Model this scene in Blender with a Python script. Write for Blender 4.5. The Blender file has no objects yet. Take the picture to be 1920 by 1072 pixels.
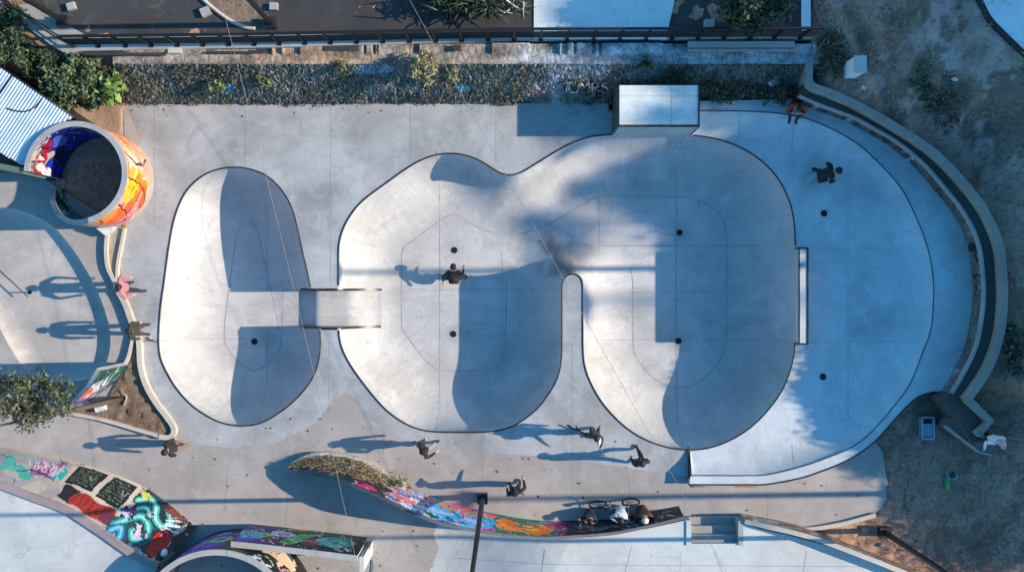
import bpy, bmesh, math, random
import numpy as np
from mathutils import Vector, Matrix, geometry as geo
random.seed(7); rng = np.random.default_rng(7)
S = bpy.context.scene; COL = S.collection
H = 30.0; PX = 64.0
EL = math.radians(28.5); AZ = math.radians(0.8)
TANL = 1.0/math.tan(EL)
SKY_OZ=3.0; SKY_SAT=1.3; SKY_STR=.13; SUN_STR=3.5; SUN_COL=(1,.82,.60); EXPO=1.1; SKY_HUE=.486

def W(px, py, z=0.0):
    k = (H-z)/H/PX
    return ((px-960)*k, (536-py)*k, z)
def W2(pts, z=0.0): return [W(p[0], p[1], z)[:2] for p in pts]

# ------------------------------------------------------------------ object helpers
def tag(o, label=None, cat=None, group=None, kind=None):
    if label: o['label'] = label
    if cat: o['category'] = cat
    if group: o['group'] = group
    if kind: o['kind'] = kind
    return o
def empty(name, loc, label, cat, group=None):
    o = bpy.data.objects.new(name, None); COL.objects.link(o); o.location = loc
    o.empty_display_size = .2
    return tag(o, label, cat, group)
def wloc(o):
    v = Vector((0,0,0))
    while o is not None: v = v+Vector(o.location); o = o.parent
    return v
def mk(name, V, F, mat, parent=None, smooth=False, origin=None, mats=None, midx=None):
    """world-space verts -> one mesh object"""
    V = np.asarray(V, float).reshape(-1,3)
    if parent is not None: off = np.array(wloc(parent))
    elif origin is not None: off = np.array(origin, float)
    else: off = np.array([V[:,0].mean(), V[:,1].mean(), V[:,2].min()])
    me = bpy.data.meshes.new(name)
    V = V-off
    if isinstance(F, np.ndarray):
        n, k = F.shape
        me.vertices.add(len(V)); me.vertices.foreach_set('co', V.astype(np.float32).ravel())
        me.loops.add(n*k); me.loops.foreach_set('vertex_index', F.astype(np.int32).ravel())
        me.polygons.add(n); me.polygons.foreach_set('loop_start', np.arange(0, n*k, k, dtype=np.int32))
        me.polygons.foreach_set('loop_total', np.full(n, k, dtype=np.int32))
        me.update(calc_edges=True); me.validate()
    else:
        me.from_pydata([tuple(v) for v in V], [], [tuple(f) for f in F]); me.update()
    for m in (mats or [mat]): me.materials.append(m)
    if midx is not None: me.polygons.foreach_set('material_index', np.asarray(midx, np.int32))
    if smooth: me.polygons.foreach_set('use_smooth', np.ones(len(me.polygons), bool))
    o = bpy.data.objects.new(name, me); COL.objects.link(o)
    if parent is not None: o.parent = parent
    else: o.location = off
    return o
def setcol(o, C, name='paint'):
    C = np.asarray(C, np.float32)
    if C.shape[1] == 3: C = np.concatenate([C, np.ones((len(C),1), np.float32)], 1)
    a = o.data.color_attributes.new(name, 'FLOAT_COLOR', 'POINT'); a.data.foreach_set('color', C.ravel())
def setvec(o, A, name):
    a = o.data.attributes.new(name, 'FLOAT_VECTOR', 'POINT'); a.data.foreach_set('vector', np.asarray(A, np.float32).ravel())
class MB:
    def __init__(s): s.V=[]; s.F=[]
    def add(s, V, F):
        n=len(s.V); s.V += [tuple(v) for v in V]; s.F += [tuple(i+n for i in f) for f in F]
    def box(s, c, d, rz=0, R=None):
        hx,hy,hz=[q/2 for q in d]; M = R if R is not None else Matrix.Rotation(rz,3,'Z')
        vs=[M@Vector((x*hx,y*hy,z*hz))+Vector(c) for z in(-1,1) for y in(-1,1) for x in(-1,1)]
        s.add(vs,[(0,2,3,1),(4,5,7,6),(0,1,5,4),(2,6,7,3),(0,4,6,2),(1,3,7,5)])
    def tube(s, pts, r, n=8, cap=True):
        pts=[Vector(p) for p in pts]; rs = r if isinstance(r,(list,tuple)) else [r]*len(pts)
        V=[];F=[]; prev=None
        for i,p in enumerate(pts):
            a=pts[max(i-1,0)]; b=pts[min(i+1,len(pts)-1)]; t=(b-a).normalized()
            u = t.cross(Vector((0,0,1))) if abs(t.z)<.95 else t.cross(Vector((1,0,0)))
            u.normalize()
            if prev is not None and u.dot(prev)<0: u=-u
            prev=u; v=t.cross(u)
            for k in range(n):
                an=2*math.pi*k/n; V.append(p+(u*math.cos(an)+v*math.sin(an))*rs[i])
        for i in range(len(pts)-1):
            for k in range(n):
                k2=(k+1)%n; F.append((i*n+k,i*n+k2,(i+1)*n+k2,(i+1)*n+k))
        if cap: F.append(tuple(range(n-1,-1,-1))); F.append(tuple((len(pts)-1)*n+k for k in range(n)))
        s.add(V,F)
    def disc(s, c, r, h, n=20):
        b=[(c[0]+r*math.cos(2*math.pi*k/n), c[1]+r*math.sin(2*math.pi*k/n), c[2]) for k in range(n)]
        t=[(x,y,z+h) for x,y,z in b]
        s.add(b+t,[tuple(range(n,2*n)),tuple(range(n-1,-1,-1))]+[(k,(k+1)%n,n+(k+1)%n,n+k) for k in range(n)])
    def ball(s, c, r, n=10, m=7):
        r = r if isinstance(r,(list,tuple)) else (r,r,r)
        V=[];F=[]
        for j in range(m+1):
            th=math.pi*j/m
            for k in range(n):
                ph=2*math.pi*k/n
                V.append((c[0]+r[0]*math.sin(th)*math.cos(ph), c[1]+r[1]*math.sin(th)*math.sin(ph), c[2]+r[2]*math.cos(th)))
        for j in range(m):
            for k in range(n):
                F.append((j*n+k,(j+1)*n+k,(j+1)*n+(k+1)%n,j*n+(k+1)%n))
        s.add(V,F)
    def ob(s, name, mat, parent=None, smooth=False, origin=None): return mk(name, s.V, s.F, mat, parent, smooth, origin)

# ------------------------------------------------------------------ materials
def newmat(name):
    m=bpy.data.materials.new(name); m.use_nodes=True; nt=m.node_tree
    b=nt.nodes['Principled BSDF']; return m, nt, b
def nd(nt, t, **kw):
    n=nt.nodes.new(t)
    for k,v in kw.items():
        if k in n.inputs: n.inputs[k].default_value=v
        else: setattr(n,k,v)
    return n
def mix(nt, a, b, f, mode='MIX'):
    n=nt.nodes.new('ShaderNodeMix'); n.data_type='RGBA'; n.blend_type=mode
    for sock,v in ((n.inputs[0],f),(n.inputs[6],a),(n.inputs[7],b)):
        if hasattr(v,'links') or isinstance(v,bpy.types.NodeSocket): nt.links.new(v,sock)
        elif isinstance(v,(int,float)): sock.default_value=v
        else: sock.default_value=(*v[:3],1)
    return n.outputs[2]
def ramp(nt, src, a, b, v0=0., v1=1.):
    n=nt.nodes.new('ShaderNodeMapRange'); n.inputs[1].default_value=a; n.inputs[2].default_value=b
    n.inputs[3].default_value=v0; n.inputs[4].default_value=v1; nt.links.new(src,n.inputs[0]); return n.outputs[0]
def noise(nt, vec, scale, detail=4, rough=.6, dist=0):
    n=nd(nt,'ShaderNodeTexNoise',Scale=scale,Detail=detail,Roughness=rough,Distortion=dist); nt.links.new(vec,n.inputs['Vector']); return n.outputs[0]
def pos(nt):
    return nt.nodes.new('ShaderNodeNewGeometry').outputs['Position']
def mapped(nt, vec, sc):
    n=nt.nodes.new('ShaderNodeMapping'); n.inputs['Scale'].default_value=sc; nt.links.new(vec,n.inputs['Vector']); return n.outputs[0]
def bump(nt, b, h, s, d=.02):
    n=nd(nt,'ShaderNodeBump',Strength=s,Distance=d); nt.links.new(h,n.inputs['Height']); nt.links.new(n.outputs[0],b.inputs['Normal'])
def concrete(name, col, dark=.62, stain=(.20,.19,.2), stain_amt=.5, streak=False, rough=.8, big=.45, attr=None):
    m,nt,b=newmat(name); p=pos(nt); c=np.array(col)
    n1=noise(nt,p,big,5,.62,.4); n2=noise(nt,p,1.9,6,.7,.6); n3=noise(nt,p,22,3,.7)
    base=mix(nt, c*dark, c, ramp(nt,n1,.32,.62))
    base=mix(nt, base, np.minimum(c*1.14,.8), ramp(nt,n2,.5,.78,0,.75))
    base=mix(nt, base, stain, ramp(nt,noise(nt,p,.95,7,.75,1.2),.54,.78,0,stain_amt))
    base=mix(nt, base, c*.45, ramp(nt,n3,.6,.8,0,.35))
    # trowel / broom marks, long along x and y
    s1=noise(nt,mapped(nt,p,(.5,9,1)),1.6,4,.7); s2=noise(nt,mapped(nt,p,(9,.5,1)),1.6,4,.7)
    base=mix(nt, base, c*.6, ramp(nt,s1,.56,.78,0,.45)); base=mix(nt, base, c*.6, ramp(nt,s2,.57,.78,0,.4))
    if streak:
        a=nt.nodes.new('ShaderNodeAttribute'); a.attribute_name='streak'
        s=noise(nt,mapped(nt,a.outputs['Vector'],(4,.5,1)),1.5,6,.78,.5)
        base=mix(nt, base, c*.55, ramp(nt,s,.5,.78,0,.55))
        s=noise(nt,mapped(nt,a.outputs['Vector'],(16,.4,1)),1.3,3,.6)
        base=mix(nt, base, np.minimum(c*1.2,.82), ramp(nt,s,.58,.8,0,.3))
    # curved scuff and wheel marks
    for sc_,sd_ in ((.55,1.1),(1.1,1.6)):
        rn=noise(nt,mapped(nt,p,(1,1.3,1)),sc_,2,.45,sd_)
        ab=nd(nt,'ShaderNodeMath',operation='SUBTRACT'); nt.links.new(rn,ab.inputs[0]); ab.inputs[1].default_value=.5
        aa=nd(nt,'ShaderNodeMath',operation='ABSOLUTE'); nt.links.new(ab.outputs[0],aa.inputs[0])
        mk_=nd(nt,'ShaderNodeMath',operation='MULTIPLY'); nt.links.new(ramp(nt,aa.outputs[0],0,.006*sc_/.55,.5,0),mk_.inputs[0]); nt.links.new(ramp(nt,noise(nt,p,.8,3,.6),.45,.62),mk_.inputs[1])
        base=mix(nt,base,c*.5,mk_.outputs[0])
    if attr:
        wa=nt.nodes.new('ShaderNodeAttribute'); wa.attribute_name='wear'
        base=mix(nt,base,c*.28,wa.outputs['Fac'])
    sp=noise(nt,p,70,2,.5); base=mix(nt, base, c*.35, ramp(nt,sp,.68,.8,0,.35))
    nt.links.new(base,b.inputs['Base Color']); b.inputs['Roughness'].default_value=rough
    b.inputs['Specular IOR Level'].default_value=.25
    bump(nt,b,n3,.25,.01)
    return m
def plain(name, col, rough=.6, metal=0, var=.25, scale=6):
    m,nt,b=newmat(name); p=pos(nt); c=np.array(col)
    base=mix(nt,c*(1-var),np.minimum(c*(1+var*.6),1),ramp(nt,noise(nt,p,scale,5,.65),.3,.7))
    nt.links.new(base,b.inputs['Base Color']); b.inputs['Roughness'].default_value=rough; b.inputs['Metallic'].default_value=metal
    return m
def painted(name, rough=.55, wear=(.38,.37,.38), wear_amt=.5):
    m,nt,b=newmat(name); p=pos(nt)
    a=nt.nodes.new('ShaderNodeAttribute'); a.attribute_name='paint'
    base=mix(nt,a.outputs['Color'],wear,ramp(nt,noise(nt,p,7,6,.75),.6,.78,0,wear_amt))
    g=nt.nodes.new('ShaderNodeMix'); g.data_type='RGBA'; g.blend_type='MULTIPLY'; g.inputs[0].default_value=.5
    nt.links.new(base,g.inputs[6])
    r=nt.nodes.new('ShaderNodeMapRange'); r.inputs[1].default_value=.3; r.inputs[2].default_value=.7; r.inputs[3].default_value=.55; r.inputs[4].default_value=1
    nt.links.new(noise(nt,p,14,5,.7),r.inputs[0]); nt.links.new(r.outputs[0],g.inputs[7])
    nt.links.new(g.outputs[2],b.inputs['Base Color']); b.inputs['Roughness'].default_value=rough
    return m
def soil(name, a, bcol, c, rough=.95, bmp=.6, attr=True):
    m,nt,b=newmat(name); p=pos(nt)
    base=mix(nt,a,bcol,ramp(nt,noise(nt,p,.55,7,.7,.8),.36,.64))
    base=mix(nt,base,c,ramp(nt,noise(nt,p,3.2,7,.78,.6),.46,.7,0,.9))
    base=mix(nt,base,np.array(a)*.35,ramp(nt,noise(nt,p,9,5,.7),.52,.72,0,.9))
    base=mix(nt,base,np.array(a)*.3,ramp(nt,noise(nt,mapped(nt,p,(1,.6,1)),1.1,7,.8,1.5),.52,.68,0,.8))
    if attr:
        at=nt.nodes.new('ShaderNodeAttribute'); at.attribute_name='paint'
        base=mix(nt,base,at.outputs['Color'],at.outputs['Alpha'])
        base=mix(nt,base,np.array(a)*.4,ramp(nt,noise(nt,p,14,5,.7),.55,.75,0,.5))
    nt.links.new(base,b.inputs['Base Color']); b.inputs['Roughness'].default_value=rough; b.inputs['Specular IOR Level'].default_value=.1
    bump(nt,b,noise(nt,p,12,6,.75),bmp,.06)
    return m
def leafmat(name):
    m,nt,b=newmat(name); a=nt.nodes.new('ShaderNodeAttribute'); a.attribute_name='paint'
    nt.links.new(a.outputs['Color'],b.inputs['Base Color']); b.inputs['Roughness'].default_value=.6
    b.inputs['Specular IOR Level'].default_value=.3
    return m

M_deck   = concrete('deck_concrete',(.385,.40,.42),.55,(.20,.205,.235),.7)
M_bowl   = concrete('bowl_concrete',(.485,.49,.505),.70,(.26,.27,.30),.6,streak=True,attr=True)
M_pad    = concrete('pad_concrete',(.51,.56,.605),.66,(.33,.36,.40),.75)
M_pave   = concrete('brown_pavement',(.365,.34,.335),.68,(.21,.185,.175),.65,big=.3)
M_white  = concrete('white_concrete',(.50,.515,.525),.74,(.32,.32,.33),.5,big=.35)
M_kerb   = concrete('kerb_concrete',(.50,.46,.40),.8,(.25,.22,.18),.4)
M_wall   = concrete('grey_wall',(.33,.33,.33),.72,(.17,.17,.17),.5)
M_rim    = concrete('rim_concrete',(.36,.35,.35),.75,(.22,.2,.2),.4)
M_apron  = concrete('worn_west_concrete',(.44,.42,.41),.66,(.2,.2,.2),.7)
M_slab   = concrete('slab_concrete',(.62,.7,.74),.88,(.38,.4,.42),.2)
M_box    = concrete('box_concrete',(.68,.74,.75),.72,(.34,.37,.39),.6)
M_asph   = concrete('dark_asphalt',(.05,.05,.053),.6,(.13,.12,.11),.9)
M_walk   = concrete('dark_walkway',(.075,.072,.07),.7,(.12,.11,.1),.6)
M_steel  = plain('dark_steel',(.045,.047,.058),.4,.5,.75,4)
M_black  = plain('black_metal',(.012,.013,.016),.5,.3,.3,9)
M_joint  = plain('joint_filler',(.29,.29,.31),.9,0,.4,5)  # grey filler colour of the cut joints and seams
M_rubber = plain('black_rubber',(.012,.012,.012),.8)
M_paint  = painted('graffiti_paint')
M_leaf   = leafmat('leaf'); M_bark = plain('bark',(.09,.07,.055),.9,0,.4,12)
M_soil   = soil('dry_soil',(.29,.16,.115),(.42,.26,.19),(.52,.36,.28))
M_bed    = soil('planter_soil',(.16,.11,.08),(.24,.18,.135),(.3,.235,.18),attr=False)
M_stone  = None

# ------------------------------------------------------------------ 2-D helpers
def chaikin(P, n=2, closed=True):
    P=[np.array(p,float) for p in P]
    for _ in range(n):
        Q=[]
        N=len(P)
        if closed:
            for i in range(N):
                a,b=P[i],P[(i+1)%N]; Q += [a*.75+b*.25, a*.25+b*.75]
        else:
            Q=[P[0]]
            for i in range(N-1):
                a,b=P[i],P[i+1]; Q += [a*.75+b*.25, a*.25+b*.75]
            Q.append(P[-1])
        P=Q
    return np.array(P)
def catmull(P, n=6):
    P=[np.array(p,float) for p in P]; Q=[]
    for i in range(len(P)-1):
        p0=P[max(i-1,0)];p1=P[i];p2=P[i+1];p3=P[min(i+2,len(P)-1)]
        for k in range(n):
            t=k/n; Q.append(.5*((2*p1)+(-p0+p2)*t+(2*p0-5*p1+4*p2-p3)*t*t+(-p0+3*p1-3*p2+p3)*t**3))
    Q.append(P[-1]); return np.array(Q)
def resample(P, step, closed=True):
    P=np.array(P,float)
    if closed: P=np.vstack([P,P[:1]])
    L=np.r_[0,np.cumsum(np.linalg.norm(np.diff(P,axis=0),axis=1))]
    n=max(int(round(L[-1]/step)),3); t=np.linspace(0,L[-1],n+1)
    if closed: t=t[:-1]
    return np.stack([np.interp(t,L,P[:,k]) for k in range(P.shape[1])],1)
def inpoly(pts, poly):
    pts=np.asarray(pts,float)[:,:2]; poly=np.asarray(poly,float)[:,:2]; c=np.zeros(len(pts),bool)
    x,y=pts[:,0],pts[:,1]; j=len(poly)-1
    for i in range(len(poly)):
        xi,yi=poly[i]; xj,yj=poly[j]
        if yi!=yj:
            m=((yi>y)!=(yj>y)); c ^= m & (x < (xj-xi)*(y-yi)/(yj-yi)+xi)
        j=i
    return c
def dist(pts, poly, closed=True):
    pts=np.asarray(pts,float)[:,:2]; P=np.asarray(poly,float)[:,:2]
    A=P if closed else P[:-1]; B=np.roll(P,-1,0) if closed else P[1:]
    best=np.full(len(pts),1e9); par=np.zeros(len(pts))
    L=np.r_[0,np.cumsum(np.linalg.norm(B-A,axis=1))]
    for i in range(len(A)):
        d=B[i]-A[i]; l2=max((d*d).sum(),1e-12); t=np.clip(((pts-A[i])@d)/l2,0,1)
        q=A[i]+t[:,None]*d; dd=np.hypot(pts[:,0]-q[:,0],pts[:,1]-q[:,1]); m=dd<best
        best[m]=dd[m]; par[m]=L[i]+t[m]*(L[i+1]-L[i])
    return best, par
def cdt(loops, extra=None, keep=None):
    """constrained triangulation; loops closed polylines; keep(centroids)->mask"""
    V=[];E=[]
    for lp in loops:
        n=len(V); V += [Vector((float(p[0]),float(p[1]))) for p in lp]; E += [(n+i,n+(i+1)%len(lp)) for i in range(len(lp))]
    if extra is not None: V += [Vector((float(p[0]),float(p[1]))) for p in extra]
    r=geo.delaunay_2d_cdt(V,E,[],0,1e-5)
    P=np.array([(v.x,v.y) for v in r[0]]); F=np.array([f for f in r[2] if len(f)==3])
    c=P[F].mean(1)
    m=keep(c); F=F[m]
    a=P[F]; ar=(a[:,1,0]-a[:,0,0])*(a[:,2,1]-a[:,0,1])-(a[:,1,1]-a[:,0,1])*(a[:,2,0]-a[:,0,0])
    F[ar<0]=F[ar<0][:,::-1]
    u=np.unique(F); mp=-np.ones(len(P),int); mp[u]=np.arange(len(u))
    return P[u], mp[F]
def grid(poly, step):
    P=np.asarray(poly); x=np.arange(P[:,0].min(),P[:,0].max(),step); y=np.arange(P[:,1].min(),P[:,1].max(),step)
    X,Y=np.meshgrid(x,y); X=X+(np.arange(len(y))%2)[:,None]*step/2
    g=np.stack([X.ravel(),Y.ravel()],1); return g[inpoly(g,P)]
def offset(P, d, closed=True):
    """shift polyline to its left by d"""
    P=np.asarray(P,float)
    if closed: t=np.roll(P,-1,0)-np.roll(P,1,0)
    else: t=np.gradient(P,axis=0)
    t=t/np.maximum(np.linalg.norm(t,axis=1)[:,None],1e-9); n=np.stack([-t[:,1],t[:,0]],1); return P+n*d
def strip_obj(name, P, w, zf, mat, parent=None, h=.003, closed=False):
    """thin sheet lying on a surface z=zf(pts)"""
    P=np.asarray(P,float); a=offset(P,w/2,closed); b=offset(P,-w/2,closed); n=len(P)
    za=zf(a)+h; zb=zf(b)+h
    V=np.vstack([np.c_[a,za],np.c_[b,zb]]); m=n if closed else n-1
    F=np.array([(i,n+i,n+(i+1)%n,(i+1)%n) for i in range(m)])
    return V,F
def sweep(P, w, z0, z1, closed=False, side=0):
    """kerb/wall solid along 2-D polyline P. w thickness, side -1..1 shifts it; z0,z1 scalars or arrays"""
    P=np.asarray(P,float); n=len(P); z0=np.broadcast_to(z0,n); z1=np.broadcast_to(z1,n)
    a=offset(P,w*(.5+side*.5),closed); b=offset(P,-w*(.5-side*.5),closed)
    V=np.vstack([np.c_[a,z0],np.c_[a,z1],np.c_[b,z1],np.c_[b,z0]]); F=[]
    m=n if closed else n-1
    for i in range(m):
        j=(i+1)%n
        for q in range(4):
            r=(q+1)%4; F.append((q*n+i,q*n+j,r*n+j,r*n+i))
    if not closed: F += [(0,n,2*n,3*n),(n-1,4*n-1,3*n-1,2*n-1)]
    return V,F
def slab(name, loops, z, thick, mat, keep, extra=None, zf=None, parent=None, origin=None):
    P,F=cdt(loops,extra,keep); zz=np.full(len(P),float(z)) if zf is None else zf(P)
    V=np.c_[P,zz]
    # skirt on boundary edges
    ed={}
    for f in F:
        for i in range(3):
            e=(f[i],f[(i+1)%3]); k=(min(e),max(e)); ed.setdefault(k,[]).append(e)
    bd=[v[0] for v in ed.values() if len(v)==1]
    n=len(V); V2=V.copy(); V2[:,2]-=thick; V=np.vstack([V,V2])
    T=[tuple(f) for f in F]; 
    FF=T+[(b,a,n+a,n+b) for a,b in bd]
    return mk(name,V,FF,mat,parent,False,origin)

# ------------------------------------------------------------------ graffiti canvas
class Canvas:
    def __init__(s,U,Vv,base): s.u=U; s.v=Vv; s.c=np.tile(np.array(base,float),(len(U),1))
    def wob(s,k=3.,a=.03,seed=0):
        return a*(np.sin(s.u*k*2.1+seed)+np.sin(s.v*k*3.3+seed*1.7+s.u*k)), a*(np.cos(s.u*k*2.7+seed*.6)+np.sin(s.v*k*2.3-seed))
    def ell(s,cx,cy,rx,ry,col,rot=0,ring=None,seed=0,w=.03):
        du,dv=s.wob(3,w,seed); x=s.u+du-cx; y=s.v+dv-cy; c,sn=math.cos(rot),math.sin(rot)
        d=np.hypot((x*c+y*sn)/rx,(-x*sn+y*c)/ry); m=d<1
        if ring: m&=d>ring
        s.c[m]=col
    def line(s,P,w,col,seed=0,wob=.02):
        P=catmull([np.array(p,float) for p in P],5); du,dv=s.wob(4,wob,seed)
        d,_=dist(np.stack([s.u+du,s.v+dv],1),P,False); s.c[d<w/2]=col
    def poly(s,P,col,seed=0,wob=.02):
        du,dv=s.wob(4,wob,seed); s.c[inpoly(np.stack([s.u+du,s.v+dv],1),P)]=col
    def band(s,u0,u1,v0,v1,col,seed=0,wob=.04):
        du,dv=s.wob(3,wob,seed); u=s.u+du; v=s.v+dv; s.c[(u>u0)&(u<u1)&(v>v0)&(v<v1)]=col
    def tag(s,u0,u1,v0,v1,w,col,seed,n=7):
        r=random.Random(seed)
        for i in range(n):
            x=u0+(u1-u0)*(i+.2)/n; d=(u1-u0)/n
            s.line([(x+r.uniform(-.1,.3)*d,v0+r.uniform(0,.3)*(v1-v0)),(x+r.uniform(0,1)*d,v1-r.uniform(0,.3)*(v1-v0)),(x+r.uniform(.4,1.2)*d,v0+r.uniform(.1,.7)*(v1-v0)),(x+r.uniform(.8,1.4)*d,v0+r.uniform(0,.9)*(v1-v0))],w,col,seed+i,.01)
    def detail(s,n,seed,u0=None,u1=None,w=(.012,.04)):
        r=random.Random(seed); U0=s.u.min() if u0 is None else u0; U1=s.u.max() if u1 is None else u1; V1=s.v.max()
        for i in range(n):
            x=r.uniform(U0,U1); y=r.uniform(0,V1); L=r.uniform(.15,.5); a=r.uniform(0,6.28); k=r.uniform(-2.5,2.5); P=[]
            for j in range(5): P.append((x,y)); x+=math.cos(a)*L/4; y+=math.sin(a)*L/4; a+=k/4
            s.line(P,r.uniform(*w),r.choice([(.012,.012,.016)]*3+[(.7,.7,.72),(.45,.47,.5)]),seed+i,.008)
    def punch(s,g=1.25,sat=1.25):
        m=s.c.mean(1,keepdims=True); s.c=np.clip(m+(s.c-m)*sat,0.004,1)**g
    def splat(s,u0,u1,v0,v1,cols,n,r0,r1,seed):
        r=random.Random(seed)
        for i in range(n):
            a=r.uniform(r0,r1); s.ell(r.uniform(u0,u1),r.uniform(v0,v1),a*r.uniform(.8,2),a*r.uniform(.4,1),r.choice(cols),r.uniform(-1.2,1.2),seed=seed+i,w=.04)

def vnoise(x,y,seed=0):
    r=np.random.default_rng(seed); z=np.zeros_like(x)
    for f,a in ((.25,.5),(.6,.3),(1.4,.18),(3.1,.1),(6.5,.06)):
        for k in range(4):
            th=r.uniform(0,6.28); ph=r.uniform(0,6.28); z=z+a*.5*np.sin(f*2*math.pi*(x*math.cos(th)+y*math.sin(th))+ph+1.3*np.sin(f*3*(y*math.cos(th)-x*math.sin(th))+ph*2))
    return z
# ------------------------------------------------------------------ outlines (measured on the ground plane)
B1=[(440,313),(418,315),(390,323),(368,338),(350,356),(337,380),(328,405),(322,430),(314,480),(307,536),(303,560),(299,598),(297,641),(300,671),(312,698),(332,731),(360,761),(390,781),(415,793),(440,798),(462,798),(485,795),(515,780),(547,756),(570,732),(587,708),(597,681),(602,646),(600,618),(592,580),(582,538),(574,500),(565,463),(556,418),(545,382),(525,351),(502,330),(480,320),(460,315)]
B2=[(635,580),(635,545),(635,500),(635,465),(638,445),(645,424),(660,398),(680,375),(720,346),(760,317),(790,299),(820,289),(850,287),(880,292),(905,304),(925,317),(940,326),(956,329),(975,325),(1000,310),(1040,285),(1075,266),(1110,255),(1150,252),(1220,252.5),(1293,253),(1330,257),(1370,268),(1405,285),(1435,307),(1460,335),(1478,370),(1487,400),(1491,440),(1491,466),(1491,550),(1491,643),(1489,665),(1482,695),(1468,730),(1450,757),(1425,786),(1395,811),(1360,830),(1325,841),(1290,844),(1255,840),(1215,827),(1180,807),(1150,780),(1125,750),(1107,717),(1097,690),(1093,660),(1093,600),(1093,545),(1093,532),(1090,521),(1083,515),(1073.5,513),(1064,515),(1057,521),(1054,532),(1054,545),(1054,600),(1054,660),(1051,690),(1043,715),(1028,740),(1010,764),(985,785),(960,800),(925,809),(880,810.5),(840,810),(810,809),(785,805),(755,792),(720,766),(690,730),(660,690),(641,655),(635,625),(635,600)]
B1=resample(W2(chaikin(B1,2)),.10); B2=resample(W2(chaikin(B2,2)),.10)
def ccw(P):
    a=np.sum(P[:,0]*np.roll(P[:,1],-1)-np.roll(P[:,0],-1)*P[:,1]); return P if a>0 else P[::-1]
B1=ccw(B1); B2=ccw(B2)
R1,R2=1.5,1.66
def prof(d,R):
    d=np.clip(d,0,R); return -np.sqrt(np.maximum(R*R-(R-d)**2,0))
def z1(p): d,_=dist(p,B1); return prof(d,R1)
def z2(p): d,_=dist(p,B2); return prof(d,R2)
CH=np.array(W2([(508,543),(702,543),(702,616),(508,616)]))
CX0,CX1=CH[0,0],CH[1,0]; CY0,CY1=CH[2,1],CH[0,1]
zc0=float(z1(np.array([[CX0,(CY0+CY1)/2]]))[0]); zc1=float(z2(np.array([[CX1,(CY0+CY1)/2]]))[0])
def zch(x):
    m0,m1,m2=W(586,0)[0],W(640,0)[0],W(546,0)[0]; top=-1.08
    x=np.asarray(x,float); z=np.full(x.shape,top)
    t=np.clip((m0-x)/(m0-m2),0,1); t=t*t*(3-2*t); lo=zc0+.06*np.clip((x-CX0)/(m2-CX0),0,1); z=np.where(x<m0,top+(lo-top)*t,z)
    t=np.clip((x-m1)/(CX1-m1),0,1); z=np.where(x>m1,top+(zc1-top)*(t*t*(3-2*t)),z); return z
def inch(p): return (p[:,0]>CX0)&(p[:,0]<CX1)&(p[:,1]>CY0)&(p[:,1]<CY1)

def make_bowl(name,B,R,zf,label):
    loc=(B[:,0].mean(),B[:,1].mean(),-R)
    root=empty(name,loc,label,'skate bowl')
    ex=[grid(B,.16)]
    d0,_=dist(ex[0],B); ex[0]=ex[0][d0>R*.42]
    for th in (6,12,18,24,31,38,46,54,62,70,78,86,90):
        d=R*(1-math.cos(math.radians(th))); q=offset(B,d); q=q[inpoly(q,B)]; dd,_=dist(q,B); q=q[dd>d*.985]
        if d>.3: q=q[::2] if d<1.2 else q
        ex.append(q)
    rect=np.array([(CX0,CY0),(CX1,CY0),(CX1,CY1),(CX0,CY1)])
    rr=resample(rect,.1)
    P,F=cdt([B,rr],np.vstack(ex),lambda c: inpoly(c,B)&~inch(c))
    d,par=dist(P,B); V=np.c_[P,prof(d,R)]
    o=mk('bowl_surface',V,F,M_bowl,root,True)
    setvec(o,np.c_[par,d,np.zeros(len(d))],'streak')
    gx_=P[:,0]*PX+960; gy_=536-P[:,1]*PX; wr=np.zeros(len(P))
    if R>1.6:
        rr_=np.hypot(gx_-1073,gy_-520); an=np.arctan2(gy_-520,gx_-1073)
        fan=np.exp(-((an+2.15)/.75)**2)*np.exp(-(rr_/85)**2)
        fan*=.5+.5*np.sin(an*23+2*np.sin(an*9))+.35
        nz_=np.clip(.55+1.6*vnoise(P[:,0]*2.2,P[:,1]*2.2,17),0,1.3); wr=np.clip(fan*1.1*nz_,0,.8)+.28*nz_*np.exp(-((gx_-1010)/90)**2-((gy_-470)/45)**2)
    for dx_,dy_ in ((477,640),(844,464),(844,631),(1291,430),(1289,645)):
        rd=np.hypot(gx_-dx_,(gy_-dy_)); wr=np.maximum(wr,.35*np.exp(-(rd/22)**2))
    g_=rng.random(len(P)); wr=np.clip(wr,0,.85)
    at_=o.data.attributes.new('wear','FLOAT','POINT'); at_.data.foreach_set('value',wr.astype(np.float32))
    return root,o
bowl1,_=make_bowl('skate_bowl',B1,R1,z1,'small egg shaped concrete skate bowl, pale with one big blue shadow')
bowl2,_=make_bowl('skate_bowl',B2,R2,z2,'large double lobed concrete skate bowl with a narrow deck peninsula between its lobes')
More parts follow.
